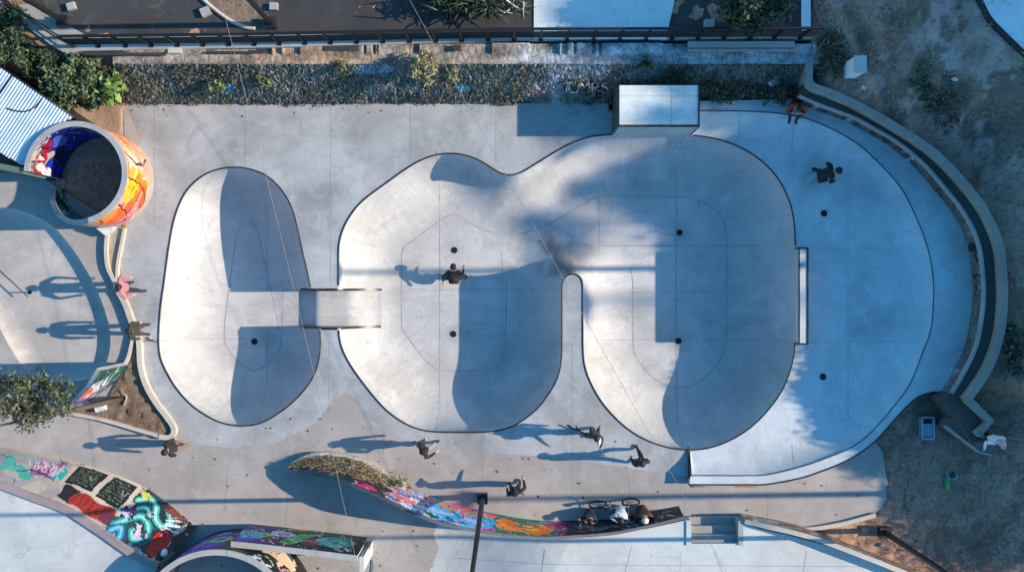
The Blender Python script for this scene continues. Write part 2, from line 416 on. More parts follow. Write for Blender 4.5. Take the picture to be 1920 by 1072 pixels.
# channel joining the two bowls (belongs to the big bowl)
def make_channel():
    x=np.linspace(CX0,CX1,40); y=np.linspace(CY0,CY1,8); X,Y=np.meshgrid(x,y); Z=zch(X)
    V=np.stack([X.ravel(),Y.ravel(),Z.ravel()],1); nx=40
    F=np.array([(j*nx+i,j*nx+i+1,(j+1)*nx+i+1,(j+1)*nx+i) for j in range(7) for i in range(39)])
    o=mk('channel',V,F,M_bowl,bowl2,True); setvec(o,np.c_[V[:,1]*1.3,V[:,0],V[:,0]*0],'streak')
    for yy,s in ((CY1,1),(CY0,-1)):
        P=np.c_[x,np.full(40,yy)]
        q=np.c_[x,np.full(40,yy+s*.05)]
        zn=np.where(inpoly(q,B1),z1(q),np.where(inpoly(q,B2),z2(q),0.0)); zc=zch(x)
        lo_,hi_=np.minimum(zn,zc)-.15,np.maximum(zn,zc); k=int(np.searchsorted(x,W(545,0)[0]))
        V,F=sweep(P[k:],.075,lo_[k:],hi_[k:]+.015); mk('channel_wall',V,F,M_steel,bowl2)
        V,F=sweep(P[:k+1],.03,lo_[:k+1],hi_[:k+1]+.002); mk('channel_cheek',V,F,M_bowl,bowl2)
make_channel()
# copings
def coping(B,parent,skip,z=0.,r=.023,segs=None):
    P=resample(B,.12)
    runs=[];cur=[]
    for p in np.vstack([P,P[:1]]):
        if skip(p):
            if len(cur)>2: runs.append(cur)
            cur=[]
        else: cur.append((p[0],p[1],z+.004))
    if len(cur)>2: runs.append(cur)
    if len(runs)>1 and np.allclose(runs[0][0],runs[-1][-1]): runs[0]=runs[-1]+runs[0][1:]; runs.pop()
    m=MB()
    for r_ in runs: m.tube(r_,r,6)
    m.ob('coping',M_steel,parent,True)
def sk1(p): return CY0-.02<p[1]<CY1+.02 and p[0]>W(540,0)[0]
BX0,BX1=W(1150,0)[0],W(1293,0)[0]; BYF=W(0,252.6)[1]; BYB=W(0,179)[1]
PX0=W(1491,0)[0]; PY0,PY1=W(0,643)[1],W(0,466)[1]
def sk2(p):
    if CY0-.02<p[1]<CY1+.02 and p[0]<W(660,0)[0]: return True
    if BX0<p[0]<BX1 and p[1]>W(0,270)[1]: return True
    return PY0<p[1]<PY1 and p[0]>W(1450,0)[0]
coping(B1,bowl1,sk1); coping(B2,bowl2,sk2)
# floor joints of the bowls
def joints(B,R,zf,parent,lines):
    q=offset(resample(B,.1),R); ok=inpoly(q,B); dd,_=dist(q,B); ok&=dd>R*.97
    Vs=[];Fs=[];n=0
    def addstrip(P,w):
        nonlocal n
        if len(P)<2: return
        V,F=strip_obj('',np.array(P),w,zf,None); Vs.append(V); Fs.append(F+n); n+=len(V)
    cur=[]
    for p,k in zip(q,ok):
        if k and (not cur or np.linalg.norm(p-cur[-1])<.35): cur.append(p)
        else: addstrip(cur,.022); cur=[p] if k else []
    addstrip(cur,.022)
    for a,b,w in lines:
        a=np.array(W(*a)[:2]);b=np.array(W(*b)[:2]); m=max(int(np.linalg.norm(b-a)/.06),2)
        P=a+(b-a)*np.linspace(0,1,m)[:,None]; k=inpoly(P,B)&~inch(P); cur=[]
        for p,kk in zip(P,k):
            if kk: cur.append(p)
            else: addstrip(cur,w); cur=[]
        addstrip(cur,w)
    mk('joint_lines',np.vstack(Vs),np.vstack(Fs),M_joint,parent)
joints(B1,R1,z1,bowl1,[((478,250),(478,545),.014),((478,620),(478,800),.014),((290,640),(440,640),.016)])
joints(B2,R2,z2,bowl2,[((817,250),(817,820),.016),((1285,250),(1285,860),.018),((730,543),(1060,543),.016),((1090,642),(1495,642),.02),((1130,457),(1495,457),.02),((1185,548),(1384,548),.014),((1133,360),(1133,480),.014),((640,455),(735,400),.014),((940,470),(940,720),.012)])

# box extension (vert wall) and parapet extension
root=empty('vert_extension',((BX0+BX1)/2,(BYF+BYB)/2,0),'tall pale concrete block rising over the top edge of the big bowl','ramp extension')
mb=MB(); mb.box(((BX0+BX1)/2,(BYF+.02+BYB)/2,.75-.05),(BX1-BX0,BYB-BYF-.02,1.5+.1)); mb.ob('block',M_box,root); mb=MB(); mb.box(((BX0+BX1)/2+.35,(BYF+BYB)/2,1.5),(.012,BYB-BYF-.06,.006)); mb.box(((BX0+BX1)/2,BYB-.3,1.5),(BX1-BX0-.06,.012,.006)); mb.ob('seam',M_joint,root); mb=MB(); mb.box(((BX0+BX1)/2,BYF+.005,.6),(BX1-BX0-.01,.024,1.79)); mb.ob('front_face',M_bowl,root)
mb=MB(); t=1.5
mb.tube([(BX0,BYF+.02,t+.012),(BX1,BYF+.02,t+.012)],.035,6); mb.tube([(BX1,BYF,t+.006),(BX1,BYB,t+.006)],.024,6); mb.tube([(BX0,BYF,t+.006),(BX0,BYB,t+.006)],.024,6)
mb.tube([(BX0-.02,BYF,0.01),(BX0-.005,BYF+.01,t)],.028,6); mb.tube([(BX1+.02,BYF,.01),(BX1+.005,BYF+.01,t)],.028,6); mb.ob('coping',M_steel,root)
m_side=plain('dark_green_side',(.05,.075,.065),.9,0,.5,5)  # left face of the block, much darker and greener than the rest
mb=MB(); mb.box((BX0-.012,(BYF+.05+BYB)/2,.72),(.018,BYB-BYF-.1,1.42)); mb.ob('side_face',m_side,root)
root=empty('parapet_extension',(PX0+.1,(PY0+PY1)/2,0),'low narrow white parapet on the right rim of the big bowl','ramp extension')
mb=MB(); mb.box((PX0+.125,(PY0+PY1)/2,.19),(.25,PY1-PY0,.44)); mb.ob('parapet_block',M_white,root)
mb=MB()
for a,b in (((PX0,PY0),(PX0,PY1)),((PX0,PY1),(PX0+.25,PY1)),((PX0+.25,PY1),(PX0+.25,PY0)),((PX0+.25,PY0),(PX0,PY0))): mb.tube([(a[0],a[1],.415),(b[0],b[1],.415)],.026,6)
for yy in (PY0,PY1): mb.tube([(PX0-.005,yy,0.01),(PX0,yy,.41)],.026,6)
mb.ob('coping',M_steel,root)

# ------------------------------------------------------------------ right pad with quarter pipe
ZQ=.36; RQ=1.0; WQ=math.sqrt(RQ**2-(RQ-ZQ)**2)
ARC=[(1292,208),(1340,208),(1400,209),(1470,214),(1530,229),(1600,265),(1650,308),(1692,357),(1725,425),(1743,480),(1750,530),(1750,565),(1745,618),(1728,665),(1710,711),(1690,743),(1640,803),(1600,836),(1550,858),(1500,875),(1440,889),(1400,891),(1340,891),(1295,891)]
arc=resample(W2(catmull(ARC,8),ZQ),.12,False)
XL=W(1293,0)[0]
def zpad(p):
    d,_=dist(p,arc,False); t=np.clip(WQ-d,0,WQ); z=RQ-np.sqrt(RQ*RQ-t*t)
    return z
# pad polygon: arc + left boundary (below: x=XL end wall; inside: open to deck)
padpoly=np.vstack([arc,[[XL,arc[-1,1]]],[[XL,W(0,800)[1]]],W2([(1330,760),(1400,700),(1430,600),(1430,450),(1400,360),(1340,310)]),[[XL,W(0,300)[1]]]])
padpoly=ccw(padpoly)
g=grid(padpoly,.16); gd,_=dist(g,arc,False); gi=g[(gd>.3)]
rings=[]
for t in (.12,.24,.36,.48,.60,.72,WQ,WQ+.06):
    for sgn in (1,-1):
        q=offset(arc,sgn*t,False); q=q[inpoly(q,padpoly)]; dd,_=dist(q,arc,False); rings.append(q[dd>t*.97])
OUT=[(1293,908),(1400,908),(1440,907),(1500,896),(1540,883),(1580,867),(1615,847),(1645,823),(1668,797),(1700,762),(1725,742),(1755,734)]
outz=W2(catmull(OUT,5),ZQ)
face_top=[(1500,178),(1540,195),(1600,217),(1645,241),(1690,268),(1735,306),(1772,348),(1812,400),(1838,455),(1847,518),(1848,565),(1840,625),(1828,665),(1806,708),(1788,738)]
ft=resample(W2(catmull(face_top,6),1.2),.08,False)
deckouter=np.vstack([arc[::-1],np.array(W2([(1292,190),(1400,188),(1490,186)],ZQ)),ft[ (ft[:,0]>W(1500,0)[0]) ],np.array(outz)[::-1]])
# ------------------------------------------------------------------ flat decks
WB=[(-160,395),(0,386),(40,394),(75,408),(105,428),(132,460),(160,502),(183,545),(200,590),(208,630),(205,665),(192,700),(150,716),(90,716),(55,706),(20,655),(0,615),(-60,520),(-160,440)]
WBp=ccw(resample(W2(chaikin(WB,2)),.1)); RW=.55
ZT=.66
_wt=[(550,880,.45),(600,888,.95),(650,905,1.4),(720,935,1.75),(790,968,1.9),(843,985,1.9),(950,1003,1.5),(1020,1008,1.28),(1080,1005,1.1),(1150,999,.92),(1220,985,.78),(1283,970,.7)]
wb=[(960+(x-960)*(30-h)/30,536+(y-536)*(30-h)/30) for x,y,h in _wt]; wh=[h for _,_,h in _wt]
TERp=ccw(np.array(W2([(x,y+6) for x,y in wb if x>800]+[(1287,964),(1287,1008),(1376,1008),(1376,968)])+W2([(1390,980),(1420,990),(1470,1001),(1520,1014),(1600,1038),(1700,1076),(1820,1130),(1900,1300),(740,1300),(805,1072)],ZT)))
DECKB=[(-5,1),]
deck_out=[(232,196),(300,200),(700,196),(1000,194),(1140,194),(1149.6,252),(1293,254),(1300,300),(1300,800),(1293,850),(1292,893),(1200,880),(1050,858),(900,847),(780,832),(700,802),(668,752),(648,735),(628,748),(592,792),(520,829),(440,840),(370,832),(335,818),(332,800),(300,750),(275,700),(268,650),(262,612),(242,560),(225,500),(236,430),(250,330),(262,260),(245,215)]
deck_poly=ccw(np.array(W2(deck_out)))
pave_poly=ccw(np.array(W2([(-200,330),(60,322),(236,430),(232,196),(1140,194),(1292,893),(1293,907.5),(1440,906.5),(1505,895),(1580,866),(1640,826),(1655,845),(1660,880),(1668,920),(1664,945),(1640,962),(1590,980),(1520,990),(1470,989),(1376,970),(1287,968),(1150,988),(1000,988),(900,985),(800,1072),(740,1320),(-200,1320)])))
pad_small=padpoly
slab('skate_deck',[deck_poly,B1,B2,np.array([(CX0,CY0),(CX1,CY0),(CX1,CY1),(CX0,CY1)]),padpoly],0,.3,M_deck,
     lambda c: inpoly(c,deck_poly)&~inpoly(c,B1)&~inpoly(c,B2)&~inch(c)&~inpoly(c,padpoly))['kind']='structure'
P,F=cdt([padpoly,B2],np.vstack([gi]+rings),lambda c: inpoly(c,padpoly)&~inpoly(c,B2))
tag(mk('skate_pad',np.c_[P,zpad(P)],F,M_pad,None,True),kind='structure')
slab('upper_deck',[deckouter],ZQ,.5,M_pad,lambda c: inpoly(c,deckouter))['kind']='structure'
mb=MB(); mb.tube([(p[0],p[1],ZQ+.004) for p in arc],.017,6); 
tag(mb.ob('quarter_pipe_coping',plain('worn_steel',(.07,.09,.115),.5,.3,.6,3),None,True),'long curved dark steel coping round the blue right hand deck','coping')
# end wall of quarter pipe
xs=np.linspace(0,WQ,9); yb=arc[-1,1]; V=[];
for t in xs: V.append((XL+.004,yb+WQ-t if False else yb+t, float(RQ-math.sqrt(RQ*RQ-(WQ-t)**2))))
V+= [(XL+.004,yb-.28,ZQ),(XL+.004,yb-.28,-.1),(XL+.004,yb+WQ,-.1)]
V=V[::-1]; V2=[(x-.05,y,z+.012) for x,y,z in V]; n=len(V)
tag(mk('ramp_end_wall',V+V2,[tuple(range(n)),tuple(range(2*n-1,n-1,-1))]+[(i,(i+1)%n,n+(i+1)%n,n+i)[::-1] for i in range(n)],M_steel),'dark triangular end wall of the low quarter pipe at the bottom edge','ramp end')
mb=MB(); mb.tube([(*p,ZQ) for p in outz],.025,5); tag(mb.ob('edge_trim',M_steel,None,True),'thin dark steel edge along the outer side of the curved low ramp','edge trim')

# west shallow bowl
def zw(p): d,_=dist(p,WBp); d=np.clip(d,0,RW); return -np.sqrt(np.maximum(RW*RW-(RW-d)**2,0))*.5
ex=[grid(WBp,.2)]; d0,_=dist(ex[0],WBp); ex[0]=ex[0][d0>.25]
for d in (.03,.08,.15,.24,.34,.45,.55):
    q=offset(WBp,d); q=q[inpoly(q,WBp)]; dd,_=dist(q,WBp); ex.append(q[dd>d*.98])
P,F=cdt([WBp],np.vstack(ex),lambda c: inpoly(c,WBp)); o=mk('skate_bowl',np.c_[P,zw(P)],F,M_apron,None,True)
tag(o,'shallow worn grey skate bowl running off the left edge','skate bowl')
# pavement (brown) with the holes
slab('pavement',[pave_poly,deck_poly,WBp],-.004,.6,M_pave,lambda c: inpoly(c,pave_poly)&~inpoly(c,deck_poly)&~inpoly(c,WBp)&~inpoly(c,padpoly)&~inpoly(c,deckouter)&~inpoly(c,B2))['kind']='structure'
# lower terrace, sloping gently away to the right
def zter(p):
    t=np.clip((p[:,0]-W(815,0)[0])/(W(1060,0)[0]-W(815,0)[0]),0,1); return -.006+(ZT+.006)*t*t*(3-2*t)
slab('lower_terrace',[TERp],0,.5,M_white,lambda c: inpoly(c,TERp),extra=grid(TERp,.4),zf=zter)['kind']='structure'
# deck joints as thin saw cuts
Vs=[];Fs=[];n=0
def cut(a,b,w=.011,z=0.,zf=None):
    global n
    a=np.array(W(*a,z)[:2]);b=np.array(W(*b,z)[:2]); m=max(int(np.linalg.norm(b-a)/.15),2)
    V,F=strip_obj('',a+(b-a)*np.linspace(0,1,m)[:,None],w,zf or (lambda p: np.full(len(p),z)),None); Vs.append(V);Fs.append(F+n);n+=len(V)
cut((1590,300),(1590,790),zf=zpad); cut((1515,466),(1690,466),zf=zpad); cut((1500,641),(1690,641),zf=zpad); cut((1385,265),(1385,210),zf=zpad);cut((1485,318),(1485,225),zf=zpad);cut((1485,830),(1485,885),zf=zpad)
for a,b in (((290,205),(290,420)),((290,255),(640,255)),((620,200),(620,540)),((460,200),(460,312)),((770,200),(770,305)),((930,200),(930,320)),((290,410),(330,410)),((560,430),(640,430)),((1073,640),(1073,860)),((1055,640),(1092,640)),((617,640),(617,770)),((720,800),(720,850)),((905,815),(905,850)),((1150,830),(1150,870)),((480,800),(480,835)),((268,640),(297,640))): cut(a,b)
mk('saw_cuts',np.vstack(Vs),np.vstack(Fs),M_joint)['kind']='structure'
Vs=[];Fs=[];n=0
for a,b in (((430,845),(420,965)),((560,830),(550,860)),((545,870),(535,985)),((905,850),(905,920)),((1073,862),(1073,960)),((1284,900),(1284,965)),((690,840),(690,890)),((220,845),(225,880)),((1440,915),(1440,980)),((1180,890),(1180,962)),((700,1000),(695,1072)),((60,800),(150,845))): cut(a,b,.016,-.004)
mk('pavement_cuts',np.vstack(Vs),np.vstack(Fs),M_joint)['kind']='structure'
Vs=[];Fs=[];n=0
for a,b in (((870,1015),(835,1072)),((1020,1020),(1010,1090)),((1180,1010),(1160,1090)),((1330,1022),(1360,1090)),((1500,1020),(1490,1090)),((850,1045),(1600,1050))): cut(a,b,.014,0,zter)
mk('terrace_cuts',np.vstack(Vs),np.vstack(Fs),M_joint)['kind']='structure'

# drains
M_dr=plain('drain_iron',(.012,.013,.016),.6,.5)
def drain(px,py,z,label):
    c=W(px,py,z); e=empty('floor_drain',c,label,'drain','round floor drains')
    m=MB(); m.disc((c[0],c[1],z+.002),.085,.008,20); m.ob('grate',M_dr,e)
    m=MB(); m.tube([(c[0]+.088*math.cos(a*math.pi/10),c[1]+.088*math.sin(a*math.pi/10),z+.008) for a in range(21)],.011,6,False); m.ob('rim',M_steel,e,True)
drain(477,640,-R1,'round black drain in the floor of the small egg shaped bowl')
drain(852,469,-R2,'round black drain above the skater in the big bowl')
drain(850,626,-R2,'round black drain on the shadow edge below the skater in the big bowl')
drain(1274,436,-R2,'upper round black drain in the blue right lobe of the big bowl')
drain(1272,639,-R2,'round black drain at the corner of the square shadow in the big bowl')
drain(1545,400,0,'round black drain on the blue deck below the crouching skater')
drain(1543,706,0,'round black drain on the blue deck right of the bowl bottom, below the parapet')
#PART2

# ------------------------------------------------------------------ terrain
def sst(t): t=np.clip(t,0,1); return t*t*(3-2*t)
ZU=1.5; ZLG=1.35
RIM_O=[(1526,118),(1528,158),(1560,170),(1600,185),(1660,217),(1735,268),(1778,302),(1822,350),(1857,400),(1882,460),(1888,518),(1890,560),(1885,620),(1870,672),(1850,712),(1818,752)]
RIM_I=[(1508,122),(1509,158),(1545,178),(1595,201),(1650,232),(1715,268),(1757,302),(1802,350),(1840,400),(1866,460),(1873,518),(1874,560),(1868,620),(1853,670),(1834,706),(1806,748)]
rimo=W2(catmull(RIM_O,5),1.5); rimi=W2(catmull(RIM_I,5),1.5)
rimc=(np.array(rimo)+np.array(rimi))/2
hs_right=np.vstack([W2([(1300,120)],1.4),rimc,W2([(1790,770),(1745,742)]),np.array(outz)[::-1],W2([(1300,870)])])
hs_list=[np.array(W2([(300,240),(1560,240),(1700,420),(1700,640),(1600,800),(1300,870),(340,790)])),deck_poly,pave_poly,TERp,padpoly,hs_right,np.array(W2([(228,196),(228,82),(480,80),(970,70),(1526,68),(1526,196)],1.3))]
xs=np.r_[-70,-50,-36,-26,-20,np.arange(-16.2,16.21,.13),20,26,36,50,70,100]
ys=np.r_[-70,-50,-36,-26,-18,-13,np.arange(-9.4,9.8,.13),12,16,22,36,50,70]
X,Y=np.meshgrid(xs,ys); x=X.ravel(); y=Y.ravel(); gx=x*PX+960; gy=536-y*PX
z=1.35*sst((gx-np.where(gy>700,1690+100*sst((gy-700)/60),1690))/200)*(1-.45*sst((gy-720)/300))
z=np.where((gx>1500),np.maximum(z,1.42*sst((330-gy)/130)*sst((gx-1470)/60)),z)
z=np.where((gy<128),1.46,z)
lf=(gx<262)&(gy<330); z=np.where(lf,np.maximum(1.44*sst((190-gy)/90),0),z)
z=z+(.06*vnoise(x,y,3)+.045*vnoise(x*2.7,y*2.7,4))*np.where((gx>1500)|(gy<230),1,.35)-.012
# low ridge beside the foot trail
P_tr=np.array(W2([(1560,-20),(1600,60),(1640,140),(1690,250)],1.4)); dtr,_=dist(np.c_[x,y],P_tr,False)
z=z+np.where(gx>1500,.10*np.exp(-((dtr-.28)/.22)**2)-.05*np.exp(-(dtr/.2)**2),0)
msk=np.zeros(len(x),bool); near=np.zeros(len(x),bool)
pts=np.c_[x,y]
for P in hs_list:
    P=np.asarray(P); i=inpoly(pts,P); d,_=dist(pts,P); msk|=i&(d>.1)
z=np.where(msk,-2.7,z)
xc,yc,zt=x,y,z
nx=len(xs); ny=len(ys); I=np.arange(nx*ny).reshape(ny,nx)
F=np.stack([I[:-1,:-1].ravel(),I[:-1,1:].ravel(),I[1:,1:].ravel(),I[1:,:-1].ravel()],1)
ter=mk('terrain',np.c_[x,y,z],F,M_soil,None,True,(0,0,0)); ter['kind']='structure'
A=np.zeros((len(x),4)); A[:,:3]=(.62,.46,.42)
gr=np.exp(-(((gx-1800)/150)**2+((gy-190)/190)**2))
A[:,3]=np.clip(gr*(.75+.6*vnoise(x,y,9)),0,.85)
dk=(gx>1500)&(vnoise(x*1.3+3,y*.8,14)>.16); A[dk,:3]=(.16,.105,.08); A[dk,3]=.45
t=np.exp(-(dtr/.16)**2)*(gx>1500); A[:,3]=np.maximum(A[:,3],t*.6)
grn=np.zeros(len(x))
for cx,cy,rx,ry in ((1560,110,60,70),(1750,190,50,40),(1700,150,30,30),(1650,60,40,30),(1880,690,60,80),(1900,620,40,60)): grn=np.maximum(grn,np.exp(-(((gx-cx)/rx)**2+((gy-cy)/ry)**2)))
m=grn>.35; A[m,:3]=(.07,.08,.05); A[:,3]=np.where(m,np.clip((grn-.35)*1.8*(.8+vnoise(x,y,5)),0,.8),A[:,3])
m=(gx<262)&(gy<300)&(gy>190); A[m,:3]=(.34,.26,.2); A[m,3]=.8
setcol(ter,A)
def tz(px_,py_):
    """terrain height near a pixel"""
    X0,Y0=(px_-960)/PX,(536-py_)/PX; k=np.argmin((xc-X0)**2+(yc-Y0)**2); return zt[k]
def tzv(xy):
    ix=np.clip(np.searchsorted(xs,xy[:,0]),1,nx-1); iy=np.clip(np.searchsorted(ys,xy[:,1]),1,ny-1)
    Z=zt.reshape(ny,nx); return Z[iy,ix]

# ------------------------------------------------------------------ foliage
def leaf_mesh(C,size,cols,name,parent=None,aspect=.45,droop=.0,seed=0,mat=None,up=.5,jit=.35):
    r=np.random.default_rng(seed); C=np.asarray(C,float); n=len(C)
    a=r.normal(size=(n,3)); a[:,2]=a[:,2]*(1-up)-droop; a/=np.linalg.norm(a,axis=1)[:,None]
    b=r.normal(size=(n,3)); b[:,2]*=.6; b-= (b*a).sum(1)[:,None]*a; b/=np.linalg.norm(b,axis=1)[:,None]
    s=(size*r.uniform(.55,1.35,n))[:,None]
    V=np.stack([C-a*s*.5, C+b*s*aspect*.5+a*s*.05, C+a*s*.5, C-b*s*aspect*.5+a*s*.05],1).reshape(-1,3)
    F=np.arange(n*4).reshape(n,4)
    ci=np.array(cols)[r.integers(0,len(cols),n)]*(1+jit*r.uniform(-1,1,n))[:,None]
    o=mk(name,V,F,mat or M_leaf,parent); setcol(o,np.repeat(np.clip(ci,0,1),4,0)); return o
def clumps(c,r,nclump,per,cr,seed=0,flat=1.0):
    g=np.random.default_rng(seed); c=np.array(c,float); r=np.array(r,float)
    d=g.normal(size=(nclump,3)); d/=np.linalg.norm(d,axis=1)[:,None]; d*=g.uniform(.25,1,nclump)[:,None]**.5
    cc=c+d*r; out=[]
    for k in range(nclump):
        q=g.normal(size=(per,3)); q/=np.linalg.norm(q,axis=1)[:,None]; q*=(g.uniform(0,1,per)**.45)[:,None]
        out.append(cc[k]+q*cr*g.uniform(.6,1.25)*np.array([1,1,flat]))
    return np.vstack(out),cc
def limbs(base,cc,r0,parent,seed=0,n=10,name='trunk'):
    g=random.Random(seed); base=Vector(base); m=MB(); mid=Vector(np.mean(cc,0)); fork=base+(mid-base)*.55
    m.tube([base,base+(fork-base)*.5+Vector((.03,.02,0)),fork],[r0,r0*.85,r0*.7],8)
    for k in g.sample(range(len(cc)),min(n,len(cc))):
        t=Vector(cc[k]); m.tube([fork,fork+(t-fork)*.5+Vector((0,0,.05)),t],[r0*.5,r0*.3,r0*.1],6)
    return m.ob(name,M_bark,parent,True)
G_dark=[(.028,.045,.025),(.04,.06,.035),(.06,.08,.045),(.045,.07,.03)]
G_mid=[(.06,.10,.045),(.09,.13,.06),(.12,.17,.08),(.05,.08,.04),(.14,.17,.11)]
G_scr=[(.05,.05,.03),(.08,.075,.05),(.13,.11,.075),(.035,.04,.025),(.16,.14,.10)]
G_bright=[(.17,.26,.06),(.24,.32,.10),(.12,.2,.05)]
G_dry=[(.24,.22,.11),(.3,.27,.16),(.18,.17,.09),(.35,.32,.2),(.12,.12,.06)]
def bush(name,px,py,zb,zc,r,label,cat,cols,nc=26,per=60,cr=.22,ls=.11,seed=1,group=None,extra=None,trunk=.04,aspect=.5):
    c=W(px,py,zc); b=(c[0]+.05,c[1],zb)
    e=empty(name,b,label,cat,group)
    C,cc=clumps(c,r,nc,per,cr,seed); C[:,2]=np.maximum(C[:,2],zb+.03)
    leaf_mesh(C,ls,cols,'foliage',e,aspect,seed=seed)
    limbs(b,cc,trunk,e,seed,8,'stems'); return e,cc
e,cc=bush('leafy_bush',145,158,.55,1.15,(1.05,.75,.5),'broad green leafy bush beside the corrugated blue roof','bush',G_mid,60,110,.3,.13,3)
C,_=clumps(W(208,165,1.35),(.22,.45,.3),8,14,.25,8); leaf_mesh(C,.26,G_bright,'bright_leaves',e,.55,seed=4)
C,_=clumps(W(108,172,1.5),(.12,.12,.1),3,14,.12,9); leaf_mesh(C,.2,G_bright,'bright_leaves',e,.55,seed=5)
bush('leafy_bush',8,66,1.3,1.8,(.7,.95,.4),'dark green bush in the top left corner outside the angled fence','bush',G_mid[:2]+G_dark,40,85,.26,.11,11)
bush('leafy_bush',70,112,1.0,1.35,(.5,.3,.3),'small shaded bush squeezed between roof edge and fence corner','bush',G_dark+G_mid[:1],20,70,.25,.11,12)
bush('dry_shrub',793,128,1.2,1.75,(.34,.44,.4),'yellowish dry shrub growing on the stone ledge below the railing','shrub',G_dry,34,50,.16,.09,13,trunk=.03)
bush('dry_shrub',851,141,.9,1.4,(.12,.2,.2),'small pale dry sprig right of the larger yellowish shrub','shrub',G_dry,10,35,.1,.08,14,trunk=.02)
bush('weed_plant',404,160,.55,.95,(.22,.2,.12),'bright yellow green weed on the bank beside a blue paint patch','weed',G_bright+G_mid,10,40,.13,.11,15,trunk=.015)
bush('weed_plant',490,153,.6,.95,(.26,.14,.12),'green weed on the stone bank, second bright one from the left','weed',G_bright[:1]+G_mid,9,40,.12,.1,16,trunk=.015)
bush('weed_plant',640,124,1.1,1.4,(.16,.12,.12),'small tuft at the warm coloured ledge edge','weed',G_dry+G_mid,7,35,.1,.09,17,trunk=.015)
bush('ivy_bush',1362,163,.3,.7,(.75,.42,.2),'dark green creeper mound right of the tall concrete block','bush',G_dark+G_scr,52,48,.17,.075,18)
bush('ivy_bush',1452,176,.3,.65,(.65,.3,.2),'dark green creeper clump left of the person in the red jacket','bush',G_dark+G_scr,36,44,.16,.075,19)
bush('ivy_bush',1270,142,.8,1.1,(.22,.12,.12),'small green creeper on the bank above the concrete block','bush',G_dark+G_mid[:2],9,60,.12,.08,20,trunk=.015)
bush('ivy_bush',1212,122,1.1,1.4,(.2,.1,.1),'small dark green tuft high on the pale bank','bush',G_dark+G_mid[:2],7,50,.1,.08,21,trunk=.015)
bush('roadside_tree',1415,8,1.4,3.2,(1.0,.75,.8),'dark shaded tree behind the railing near the pale slab','tree',G_dark,45,110,.34,.14,22,trunk=.08)
bush('dark_shrub',1756,186,1.3,1.45,(.6,.42,.06),'dark green shrub halfway up the dry slope beyond the wall','shrub',G_scr,26,36,.16,.08,23,trunk=.02)
bush('dark_shrub',1722,150,1.3,1.45,(.4,.34,.06),'smaller dark shrub beside the foot trail on the dry slope','shrub',G_scr,15,34,.14,.08,24,trunk=.02)
bush('dark_shrub',1560,105,1.3,1.5,(.5,.7,.08),'dark low shrub between the railing end and the white post box','shrub',G_scr,34,40,.16,.08,25,trunk=.02)
bush('dark_shrub',1775,228,1.3,1.43,(.45,.3,.05),'low dark shrub just above the curved wall rim','shrub',G_scr,14,34,.13,.08,26,trunk=.02)
bush('dark_shrub',1900,655,1.0,1.3,(.35,.8,.08),'very dark shrub at the right edge outside the curved wall','shrub',G_scr,36,44,.17,.09,27,trunk=.03)
# spiky plant behind the railing
b=W(872,-10,1.5); e=empty('yucca',b,'dark spiky yucca with grey white blades behind the railing','plant')
g=np.random.default_rng(31); V=[];C=[]
for k in range(420):
    px=g.choice([830,870,905,945,965],p=[.2,.2,.2,.25,.15])+g.normal()*14; py=g.uniform(-70,22); c=np.array(W(px,py,2.0+g.uniform(-.3,.4)))
    th=g.uniform(0,6.28); L=g.uniform(.25,.6); d=np.array([math.cos(th),math.sin(th),g.uniform(-.5,.7)])*L; w=np.array([-math.sin(th),math.cos(th),0])*.022
    V+= [c-w,c+w,c+d*.6+w*.8+[0,0,.04],c+d,c+d*.6-w*.8+[0,0,.04]]
    q=np.array((.4,.42,.36) if (px>925 and g.random()<.33) else (.035,.05,.035))*g.uniform(.7,1.3); C+=[q]*5
F=[(5*k,5*k+1,5*k+2,5*k+3,5*k+4) for k in range(420)]
o=mk('blades',V,F,M_leaf,e); setcol(o,np.clip(C,0,1))
C2,cc=clumps(W(868,-15,2.0),(1.3,.55,.4),40,60,.3,33); leaf_mesh(C2,.16,G_dark,'foliage',e,.3,seed=33); limbs(b,cc,.05,e,34)
# leaning tree at lower left: tall trunk, crown seen outward of its foot
tb=W(228,747,.05); e=empty('young_tree',tb,'young tree rising from the triangular planter bed, crown over the graffiti wing wall','tree')
ct=W(64,752,4.6)
C,cc=clumps(ct,(1.0,.66,.75),46,52,.27,41); C_,cc_=clumps(W(18,742,4.3),(.7,.6,.5),22,52,.25,42)
C=np.vstack([C,C_]); leaf_mesh(C,.105,[(.045,.06,.028),(.07,.085,.038),(.11,.12,.06),(.035,.045,.022),(.16,.155,.09)],'crown',e,.5,seed=43)
m=MB(); tp=[Vector(tb),Vector(W(190,757,1.3)),Vector(W(120,772,3.0)),Vector(W(60,785,4.2)),Vector(W(0,797,5.0))]
m.tube(tp,[.075,.068,.055,.042,.028],8)
for k in range(0,46,3): a=tp[3]; m.tube([tp[2+(k%2)],(Vector(tp[3])+Vector(cc[k]))/2,Vector(cc[k])],[.03,.02,.008],5)
m.ob('trunk',M_bark,e,True)

